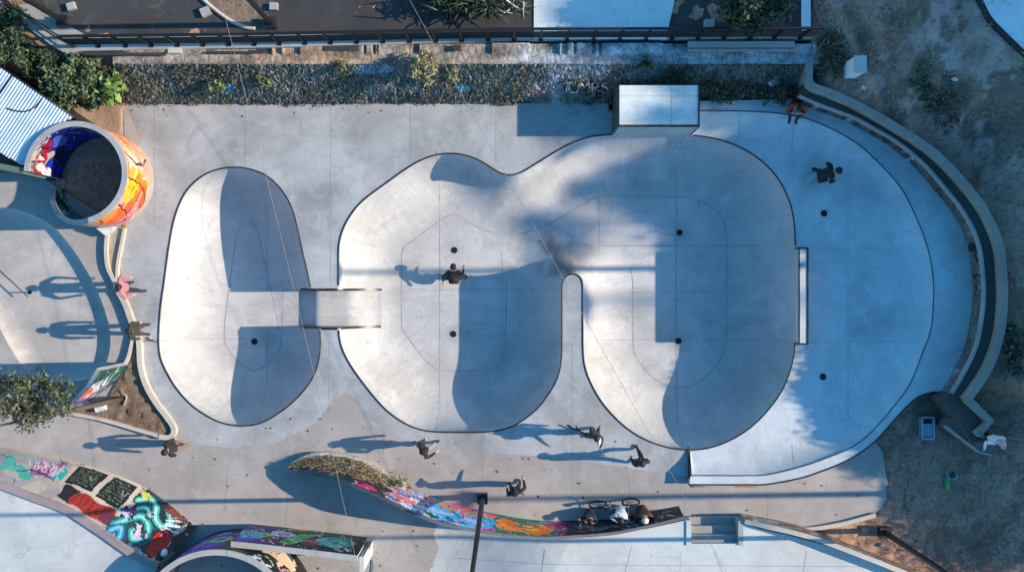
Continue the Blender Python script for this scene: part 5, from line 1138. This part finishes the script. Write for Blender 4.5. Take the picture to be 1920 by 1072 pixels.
def person(px,py,zg,yaw,label,pose,top,legs,shoes=(.03,.03,.03),hair=True,hat=None,scale=1.0,group=None,bare=True,slim=1.0):
    scale*=.89
    J=base_pose(); pose(J)
    base=W(px,py,zg); e=empty('person',base,label,'person',group)
    names=[];V=[];Rv=[];E=[];typ=[]
    def v(n,p,r): names.append(n); V.append(p); Rv.append(r); return len(V)-1
    idx={}
    for n,p in J.items():
        k=n if n in RAD else n[1:]
        idx[n]=v(n,p,RAD[k]*(slim if k in('pelvis','spine','chest') else 1))
    def ed(a,b,t): E.append((a,b)); typ.append(t)
    for a,b,t in (('pelvis','spine',0),('spine','chest',0),('chest','neck',0),('neck','head',2),('head','top',2)): ed(idx[a],idx[b],t)
    for n in 'lr':
        for a,b,t in (('chest',n+'sh',0),(n+'sh',n+'el',0),(n+'el',n+'wr',0),('pelvis',n+'hip',1),(n+'hip',n+'kn',1),(n+'kn',n+'an',1),(n+'an',n+'to',3)):
            ed(idx[a],idx[b],t)
        w=J[n+'wr']; d=(w-J[n+'el']).normalized(); s=d.cross(Vector((0,1,.2))); s=s.normalized() if s.length>.01 else Vector((1,0,0)); q=d.cross(s).normalized()
        pl=v('palm',w+d*.07,.033); ed(idx[n+'wr'],pl,2)
        for k in range(4):
            o=(k-1.5)*.021; L=(.062,.078,.082,.07)[k]
            a=v('f',w+d*.11+s*o,.0105); b=v('f',w+d*(.11+L*.55)+s*o*1.15+q*.012,.0095); c=v('f',w+d*(.11+L*.9)+s*o*1.2+q*.034,.008)
            ed(pl,a,2); ed(a,b,2); ed(b,c,2)
        a=v('t',w+d*.075+s*.045+q*.01,.0125); b=v('t',w+d*.11+s*.062+q*.03,.010); ed(pl,a,2); ed(a,b,2)
    # nose and ears shape the head
    hd=J['head']; fw=(Vector((0,1,0))-(J['top']-J['neck']).normalized()*0).normalized(); up=(J['top']-J['neck']).normalized(); sd=Vector((1,0,0)); fw=up.cross(sd).normalized()*-1
    if fw.y<0 and abs(up.z)>.3: fw=-fw
    me=bpy.data.meshes.new('body'); R=Matrix.Rotation(yaw,4,'Z')
    me.from_pydata([tuple((R@p)*scale) for p in V],E,[]); me.update()
    o=bpy.data.objects.new('body',me); COL.objects.link(o)
    md=o.modifiers.new('s','SKIN'); md.use_smooth_shade=True
    for i,r in enumerate(Rv): me.skin_vertices[0].data[i].radius=(r*scale,r*scale); me.skin_vertices[0].data[i].use_root=(i==0)
    sb=o.modifiers.new('d','SUBSURF'); sb.levels=1; sb.render_levels=1
    bpy.context.view_layer.update()
    dg=bpy.context.evaluated_depsgraph_get(); m2=bpy.data.meshes.new_from_object(o.evaluated_get(dg)); o.modifiers.clear(); o.data=m2; bpy.data.meshes.remove(me)
    m2.materials.clear()
    for mt in (cloth(top),cloth(legs),SKIN,cloth(shoes)): m2.materials.append(mt)
    cen=np.zeros(len(m2.polygons)*3); m2.polygons.foreach_get('center',cen); cen=cen.reshape(-1,3)
    P=[np.array((R@p)*scale) for p in V]; best=np.full(len(cen),1e9); mi=np.zeros(len(cen),int)
    for (a,b),t in zip(E,typ):
        A=P[a];d=P[b]-A;l=max(d@d,1e-9);tt=np.clip(((cen-A)@d)/l,0,1); dd=np.linalg.norm(cen-A-tt[:,None]*d,axis=1)-.5*(Rv[a]+(Rv[b]-Rv[a])*tt)*scale
        k=dd<best; best[k]=dd[k]; mi[k]=t
    m2.polygons.foreach_set('material_index',mi.astype(np.int32)); m2.polygons.foreach_set('use_smooth',np.ones(len(mi),bool))
    o.parent=e
    def sub(name,mb,mat): return mk(name,[np.array(base)+np.array((R@Vector(q))*scale) for q in mb.V],mb.F,mat,e,True)
    hc=hd+up*.03
    if hair:
        mb=MB(); mb.ball((0,0,0),(.108,.118,.115),14,10); mb.V=[tuple(hc+sd*q[0]+fw*(q[1]-.018)+up*(max(q[2],-.03 if q[1]>.02 else -.09)+.012)) for q in mb.V]; sub('hair',mb,HAIR)
    if hat is not None:
        mb=MB(); mb.ball((0,0,0),(.12,.125,.1),14,8); mb.V=[tuple(hc+sd*q[0]+fw*q[1]+up*(max(q[2],0)+.03)) for q in mb.V]; sub('cap',mb,cloth(hat))
        mb=MB(); mb.disc((0,0,0),.10,.012,14); mb.V=[tuple(hc+sd*q[0]*.9+fw*(q[1]+.1)+up*(q[2]+.035)) for q in mb.V]; sub('cap_brim',mb,cloth(hat))
    mb=MB(); mb.ball((0,0,0),(.016,.026,.026),8,6); mb.V=[tuple(hd+sd*q[0]+fw*(q[1]+.098)+up*(q[2]-.0)) for q in mb.V]; sub('nose',mb,SKIN)
    for s in(-1,1):
        mb=MB(); mb.ball((0,0,0),(.012,.02,.03),8,5); mb.V=[tuple(hd+sd*(q[0]+s*.1)+fw*q[1]+up*(q[2]+.005)) for q in mb.V]; sub('ear',mb,SKIN)
        mb=MB(); mb.ball((0,0,0),(.013,.008,.008),8,5); mb.V=[tuple(hd+sd*(q[0]+s*.036)+fw*(q[1]+.093)+up*(q[2]+.028)) for q in mb.V]; sub('eye',mb,HAIR)
    mb=MB(); mb.ball((0,0,0),(.026,.008,.007),8,5); mb.V=[tuple(hd+sd*q[0]+fw*(q[1]+.092)+up*(q[2]-.045)) for q in mb.V]; sub('mouth',mb,plain('lips',(.3,.13,.12)))
    return e
def deg(a): return math.radians(a)
def stand(J): pass
def set_(J,**k):
    for n,p in k.items(): J[n]=Vector(p)
def crouch(J):   # deep knee bend, trunk forward
    dz=-.36
    for n in list(J):
        if n[1:] not in('kn','an','to'): J[n]=J[n]+Vector((0,-.16,dz))
    for s,n in((-1,'l'),(1,'r')):
        J[n+'kn']=Vector((.20*s,.16,.44)); J[n+'an']=Vector((.2*s,-.06,.17)); J[n+'to']=Vector((.22*s,.1,.13)); J[n+'hip']=Vector((.1*s,-.14,.56))
    lean(J,-deg(48)); 
    J['rel']=J['rsh']+Vector((.12,-.05,-.22)); J['rwr']=J['rel']+Vector((-.02,.18,-.12)); J['lel']=J['lsh']+Vector((-.12,-.05,-.22)); J['lwr']=J['lel']+Vector((.02,.16,-.13))
def crouch_low(J):
    crouch(J); lean(J,-deg(14)); J['rwr']=J['rel']+Vector((.18,-.05,-.08)); J['lwr']=J['lel']+Vector((-.16,-.1,-.08))
def sit_kerb(J): # seat about .4 m
    dz=-.50
    for n in list(J):
        if n[1:] not in('kn','an','to'): J[n]=J[n]+Vector((0,0,dz))
    for s,n in((-1,'l'),(1,'r')):
        J[n+'kn']=Vector((.16*s,.42,.50)); J[n+'an']=Vector((.15*s,.40,.09)); J[n+'to']=Vector((.17*s,.57,.045))
    lean(J,-deg(22)); J['rel']=J['rsh']+Vector((.1,.12,-.24)); J['rwr']=J['rel']+Vector((-.08,.2,-.06)); J['lel']=J['lsh']+Vector((-.1,.12,-.24)); J['lwr']=J['lel']+Vector((.1,.2,-.05))
def sit_ground(J):
    dz=-.80
    for n in list(J):
        if n[1:] not in('kn','an','to'): J[n]=J[n]+Vector((0,0,dz))
    for s,n in((-1,'l'),(1,'r')):
        J[n+'kn']=Vector((.2*s,.33,.42)); J[n+'an']=Vector((.1*s,.5,.08)); J[n+'to']=Vector((.12*s,.66,.05))
    lean(J,-deg(20)); J['rel']=J['rsh']+Vector((.12,.14,-.2)); J['rwr']=Vector((.16,.36,.46)); J['lel']=J['lsh']+Vector((-.12,.14,-.2)); J['lwr']=Vector((-.16,.36,.46))
def stride(J,k=.2):
    J['rkn']=Vector((.1,k*.8+.05,.5)); J['ran']=Vector((.11,k*1.1,.09)); J['rto']=Vector((.12,k*1.1+.17,.045)); J['lkn']=Vector((-.1,-k*.3,.5)); J['lan']=Vector((-.11,-k*1.1,.12)); J['lto']=Vector((-.12,-k*1.1+.16,.045))
    J['lel']=Vector((-.24,.03,1.15)); J['lwr']=Vector((-.23,.16,.92)); J['rel']=Vector((.24,-.1,1.14)); J['rwr']=Vector((.24,-.06,.88))
def apart(J,k=.1):
    for s,n in((-1,'l'),(1,'r')):
        J[n+'kn'].x+=s*k*.5; J[n+'an'].x+=s*k; J[n+'to'].x+=s*k
BLK=(.016,.016,.02); NVY=(.02,.026,.05)
def skateboard(c,yaw,label,side=False,col=(.05,.05,.055)):
    e=empty('skateboard',c,label,'skateboard','skateboards')
    R=Matrix.Rotation(yaw,3,'Z')
    if side: R=R@Matrix.Rotation(math.radians(85),3,'X')
    def tr(p): return Vector(c)+R@Vector(p)
    V=[];n=11
    for i in range(n):
        x=-.4+.8*i/(n-1); w=.1*min(1,math.sqrt(max(0,1-(abs(x)/.405)**6))+.05); z=.1+.035*max(0,(abs(x)-.27)/.13)**1.5
        V+= [tr((x,-w,z)),tr((x,w,z)),tr((x,-w,z+.012)),tr((x,w,z+.012))]
    F=[]
    for i in range(n-1):
        a=4*i;b=a+4; F+= [(a,b,b+1,a+1),(a+2,a+3,b+3,b+2),(a,a+2,b+2,b),(a+1,b+1,b+3,a+3)]
    F+= [(0,1,3,2),(4*n-4,4*n-2,4*n-1,4*n-3)]
    mk('deck_board',V,F,cloth(col),e)
    for x in(-.22,.22):
        m=MB(); m.box(tr((x,0,.07)),(.05,.16,.04),R=R); m.ob('truck',M_steel,e)
        for y in(-.09,.09):
            m=MB(); m.tube([tr((x,y-.018,.03)),tr((x,y+.018,.03))],.03,10); m.ob('wheel',cloth((.6,.6,.55)),e)
# skater in the bowl, bent forward, facing north
def p1(J):
    crouch(J); J['rel']=J['rsh']+Vector((.13,-.12,.04)); J['rwr']=J['rel']+Vector((.02,.2,-.02)); J['lel']=J['lsh']+Vector((-.13,-.14,-.1)); J['lwr']=J['lel']+Vector((-.04,-.16,-.1))
person(853,521,-R2,0,'person in black crouching on a skateboard on the big bowl floor',p1,BLK,BLK)
skateboard(W(853,519,-R2),0,'skateboard under the crouching person in the big bowl')
def p9(J): crouch(J); J['lkn']=Vector((-.12,.02,.42)); J['lan']=Vector((-.24,-.2,.17)); J['lto']=Vector((-.26,-.05,.13))
person(1533,330,0,deg(-80),'person in black crouching low on the blue deck above the upper drain',p9,BLK,(.02,.02,.028),hat=(.012,.012,.014))
skateboard(W(1529,331,0),deg(15),'skateboard under the crouching person on the blue deck',col=(.5,.5,.5))
# two people standing on the left kerb line
def p2(J): stride(J,.16); J['rel']=Vector((.36,.02,1.2)); J['rwr']=Vector((.30,.18,1.0)); J['lel']=Vector((-.36,.02,1.2)); J['lwr']=Vector((-.3,.18,1.0)); apart(J,.06)
person(256,538,0,deg(-80),'person in a pink patterned top and navy trousers standing by the left kerb',p2,(.50,.17,.19),(.015,.02,.045),slim=1.1)
def p3(J): apart(J,.05); J['rel']=Vector((.27,.0,1.15)); J['rwr']=Vector((.26,.1,.92))
person(275,617,0,deg(-90),'person in an olive black jacket standing on the kerb beside an upright skateboard',p3,(.035,.036,.022),(.05,.045,.045),slim=1.15)
skateboard(W(272,632,0),deg(0),'skateboard tipped on its edge beside the person in the olive jacket',side=True)
def p4_(J): stride(J,.1); lean(J,-deg(8))
person(346,829,0,deg(120),'person in black with bare brown legs standing below the triangular planter',p4_,BLK,(.22,.13,.1),slim=.95)
def p5(J): stride(J,.26); J['rel']=Vector((.3,.05,1.18)); J['rwr']=Vector((.28,.28,1.12))
person(799,832,0,deg(-60),'person in a black jacket and grey trousers striding below the big bowl',p5,BLK,(.24,.235,.23),hair=False,hat=(.012,.012,.013))
def p6(J): stride(J,.16); J['lwr']=Vector((-.34,.25,.98))
person(1112,806,0,deg(150),'person in dark clothes with a white shoulder bag beside a tipped kick scooter',p6,(.035,.03,.035),(.022,.022,.026))
c=W(1113,826,1.3); e=empty('shoulder_bag',c,'white shoulder bag worn by the person beside the kick scooter','bag'); m=MB(); m.ball((c[0]+.14,c[1],1.3),(.07,.14,.2),10,7); m.ob('pouch',cloth((.7,.7,.74)),e,True); m=MB(); m.tube([(c[0]+.14,c[1]+.1,1.45),(c[0]-.05,c[1]+.05,1.52),(c[0]-.12,c[1],1.35)],.018,6); m.ob('strap',cloth((.6,.6,.65)),e,True)
e=empty('kick_scooter',W(1080,805,0),'thin dark kick scooter tipped on the deck left of the person with the white bag','scooter')
m=MB(); m.tube([W(1062,797,.12),W(1100,814,.08)],.022,6); m.ob('stem',M_black,e,True); m=MB(); m.tube([W(1079,797,.1),W(1085,806,.12)],.018,6); m.ob('handlebar',M_black,e,True); m=MB(); q=W(1106,816,.08); m.box(q,(.24,.1,.03),-.45); m.ob('foot_board',M_black,e)
for a in((1099,813),(1115,820)): m=MB(); q=W(*a,.05); m.tube([(q[0]-.01,q[1]-.02,.05),(q[0]+.01,q[1]+.02,.05)],.05,10); m.ob('wheel',M_rubber,e)
def p7(J): stride(J,.18)
person(1193,854,0,deg(20),'person all in black walking below the bottom curve of the right lobe',p7,(.02,.021,.026),BLK,slim=.95)
def p8(J): apart(J,.06); J['rel']=Vector((.33,.03,1.18)); J['rwr']=Vector((.34,.26,1.12))
person(966,907,0,deg(15),'person all in black standing just right of the central lamp post',p8,(.012,.012,.015),(.012,.012,.014),hair=False,hat=(.012,.012,.013))
person(1488,196,ZQ,deg(175),'person in a bright red jacket sitting on the upper edge of the blue deck',sit_ground,(.42,.055,.03),(.03,.03,.035))
person(1162,951,0,deg(170),'person in a white shirt sitting against the black end of the S shaped wall',sit_ground,(.62,.64,.72),(.03,.03,.035))
person(1201,949,0,deg(190),'person in dark brown with a pale cap sitting right of the white shirted person',sit_ground,(.06,.03,.028),(.03,.02,.02),hair=False,hat=(.62,.6,.5))
person(1106,955,0,deg(170),'person in navy hunched on the ground left of the bicycle',sit_ground,(.018,.024,.04),(.02,.02,.03),scale=.9)
def p13(J): stride(J,.08); J['rel']=Vector((.28,.0,1.15)); J['rwr']=Vector((.3,.2,1.0))
person(1832,813,.85,deg(200),'person in a pale shirt standing on the landing at the curved wall end',p13,(.62,.64,.66),(.015,.015,.018),hair=False,hat=(.42,.33,.34))
# bicycle lying beside the seated group
def bike(c,yaw,label):
    e=empty('bicycle',c,label,'bicycle'); R=Matrix.Rotation(yaw,3,'Z')@Matrix.Rotation(math.radians(12),3,'X')
    T=lambda x,y,z: Vector(c)+R@Vector((x,y,z))
    for x in(-.48,.48):
        m=MB(); m.tube([T(x+.25*math.cos(a),0,.26+.25*math.sin(a)) for a in np.linspace(0,2*math.pi,25)],.026,6,False); w=m.ob('wheel',M_rubber,e,True)
        m=MB(); m.tube([T(x+.225*math.cos(a),0,.26+.225*math.sin(a)) for a in np.linspace(0,2*math.pi,25)],.01,5,False); m.ob('rim',M_steel,w,True)
        m=MB()
        for a in np.linspace(0,math.pi,8,endpoint=False): m.tube([T(x+.22*math.cos(a),0,.26+.22*math.sin(a)),T(x-.22*math.cos(a),0,.26-.22*math.sin(a))],.003,3)
        m.ob('spokes',M_steel,w)
    m=MB()
    for a,b in (((-.48,0,.26),(-.12,0,.3)),((-.12,0,.3),(-.2,0,.58)),((-.48,0,.26),(-.2,0,.55)),((-.2,0,.55),(.33,0,.62)),((-.12,0,.3),(.33,0,.56)),((.48,0,.26),(.32,0,.68))): m.tube([T(*a),T(*b)],.017,6)
    m.ob('frame',cloth((.35,.36,.4)),e,True)
    m=MB(); m.ball((0,0,0),(.12,.06,.03),8,5); m.V=[tuple(T(-.22+q[0],q[1],.62+q[2])) for q in m.V]; m.ob('saddle',M_black,e,True)
    m=MB(); m.tube([T(.32,-.3,.86),T(.33,-.12,.74),T(.33,.12,.74),T(.32,.3,.86)],.014,6); m.tube([T(.325,0,.66),T(.33,0,.75)],.016,6); m.ob('handlebar',M_steel,e,True)
    m=MB(); m.tube([T(-.12,-.12,.2),T(-.12,-.05,.3),T(-.12,.05,.3),T(-.12,.12,.4)],.012,5); m.ob('crank',M_steel,e,True)
bike(W(1150,936,0),deg(4),'small dark bicycle leaning among the people sitting by the S shaped wall')

# ------------------------------------------------------------------ trees beyond the right edge that shade the place
def shade_tree(px,py,r,dist_,label,seed,dens=1.0,sub=1,zg=1.2):
    """crown whose shadow centre falls near ground pixel (px,py)"""
    xs_,ys_=W(px,py)[:2]; zc=(dist_-xs_)/TANL*1.0; zc=(dist_-xs_)*math.tan(EL); yc_=ys_+(dist_-xs_)*math.tan(AZ)
    e=empty('tree',(dist_,yc_,zg),label,'tree','trees beyond the right edge')
    ls=.11 if dist_<24 else (.16 if dist_<28 else .22)
    ncl=int(34*r*r*dens)+8; C,cc=clumps((dist_,yc_,zc),(r*.9,r*.9,r*.9),ncl,int(75*(.16/ls)**2),.42*min(r,1.6)**.5,seed)
    leaf_mesh(C,ls,G_dark+G_mid,'crown',e,.6,seed=seed); limbs((dist_,yc_,zg),cc,.09+.03*r,e,seed,12)
k=0
TREES=[(1668,735,1.5,20.5,2.2),(1600,728,.85,21.5,2.3),(1610,560,1.0,25.5,2.0),(1592,628,.85,23,2.2),(1600,470,1.0,27,2.0),(1850,650,1.6,21.5,1.4),(1740,795,.95,20,1.8),(1652,800,1.0,22,2.2),(1655,850,.75,23,2.0),(1700,630,1.2,23,1.8),(1790,575,1.7,23,1.4),(1690,560,1.45,24,1.9),(1700,480,1.7,24,1.7),(1650,420,1.8,26,1.6),(1640,330,2.0,25,1.5),(1760,380,1.9,22.5,1.4),(1640,230,1.9,24,1.4),(1800,270,1.6,22,1.3),(1545,330,1.3,28,1.4),
 (1480,120,2.2,34,1.1),(1180,75,2.4,42,1.0),(1400,15,2.6,36,1.1),(1040,40,1.5,44,.8),(1700,90,2.2,30,1.3),(1370,345,.9,52,.7),(1225,432,.7,58,.5),(1170,570,.55,58,.6),(1120,236,.9,46,.45),(1500,275,1.3,38,1.1),(1860,880,1.7,22,1.4),(1990,760,1.6,23,1.4),(1830,980,1.5,22,1.2)]
for (px,py,r,dd,de) in TREES:
    shade_tree(px,py,r,dd,'leafy tree beyond the right edge, its shade falling on the park',600+k,de); k+=1
for px,py,h,lab in ((2330,486,14.2,'tall thin floodlight mast beyond the right edge, level with the parapet'),(2240,917,11.6,'tall thin mast beyond the right edge, level with the bottom ramp')):
    b=W(px,py,0); e=empty('mast',(b[0],b[1],0),lab,'mast'); m=MB(); m.tube([(b[0],b[1],-.1),(b[0],b[1],h)],[.10,.07],8); m.ob('pole',M_steel,e,True); m=MB(); m.box((b[0],b[1],h),(.3,.5,.15)); m.ob('lamp_head',M_steel,e)

# leaf litter blown over the paving
n=1500; q=np.stack([rng.uniform(-14.5,11,n),rng.uniform(-8.3,5.3,n)],1); gx=q[:,0]*PX+960; gy=536-q[:,1]*PX
wgt=np.maximum(np.exp(-((gy-197)/22)**2),.25*(gy>780)); ok=(rng.random(n)<wgt)&(inpoly(q,deck_poly)|inpoly(q,pave_poly))&~inpoly(q,padpoly)&~inpoly(q,B1)&~inpoly(q,B2)&~inpoly(q,WBp)&~inch(q)
q=q[ok]; V=[];C=[]
for x_,y_ in q:
    a_=rng.uniform(0,6.28); L=rng.uniform(.02,.055); d_=np.array([math.cos(a_),math.sin(a_),0])*L; w_=np.array([-d_[1],d_[0],0])*.45; c_=np.array([x_,y_,.008]); V+=[c_-d_,c_+w_+[0,0,.008],c_+d_,c_-w_+[0,0,.01]]
    k_=np.array([(.10,.07,.04),(.16,.12,.06),(.05,.045,.03)][rng.integers(3)]); C+=[k_]*4
o=mk('leaf_litter',np.array(V),np.arange(len(V)).reshape(-1,4),M_leaf); setcol(o,np.array(C)); tag(o,'dry leaf litter and crumbs scattered on the paving',kind='stuff'); o['category']='leaves'
# ------------------------------------------------------------------ light, sky, camera
w=bpy.data.worlds.new('World'); S.world=w; w.use_nodes=True; nt=w.node_tree; bg=nt.nodes['Background']
sky=nt.nodes.new('ShaderNodeTexSky'); sky.sky_type='NISHITA'; sky.sun_disc=False; sky.sun_elevation=EL; sky.sun_rotation=math.radians(90); sky.ozone_density=SKY_OZ; sky.air_density=1.0; sky.dust_density=.3
hs=nt.nodes.new('ShaderNodeHueSaturation'); hs.inputs['Saturation'].default_value=SKY_SAT; hs.inputs['Hue'].default_value=SKY_HUE; nt.links.new(sky.outputs[0],hs.inputs['Color']); nt.links.new(hs.outputs[0],bg.inputs['Color']); bg.inputs['Strength'].default_value=SKY_STR
ld=bpy.data.lights.new('sun','SUN'); ld.energy=SUN_STR; ld.angle=math.radians(.5); ld.color=SUN_COL
lo=bpy.data.objects.new('sun',ld); COL.objects.link(lo); sv=Vector((math.cos(EL)*math.cos(AZ),math.cos(EL)*math.sin(AZ),math.sin(EL))); lo.rotation_euler=(-sv).to_track_quat('-Z','Y').to_euler(); lo.location=sv*60
cd=bpy.data.cameras.new('camera'); cd.sensor_width=36; cd.lens=36*H/(1920/PX); cd.clip_end=500; cd.clip_start=.5
co=bpy.data.objects.new('camera',cd); COL.objects.link(co); co.location=(0,0,H); co.rotation_euler=(0,0,0); S.camera=co
S.view_settings.view_transform='Standard'; S.view_settings.look='None'; S.view_settings.gamma=1; S.view_settings.use_curve_mapping=False; S.view_settings.exposure=EXPO
S.render.engine='CYCLES'; S.cycles.max_bounces=6; S.cycles.diffuse_bounces=3
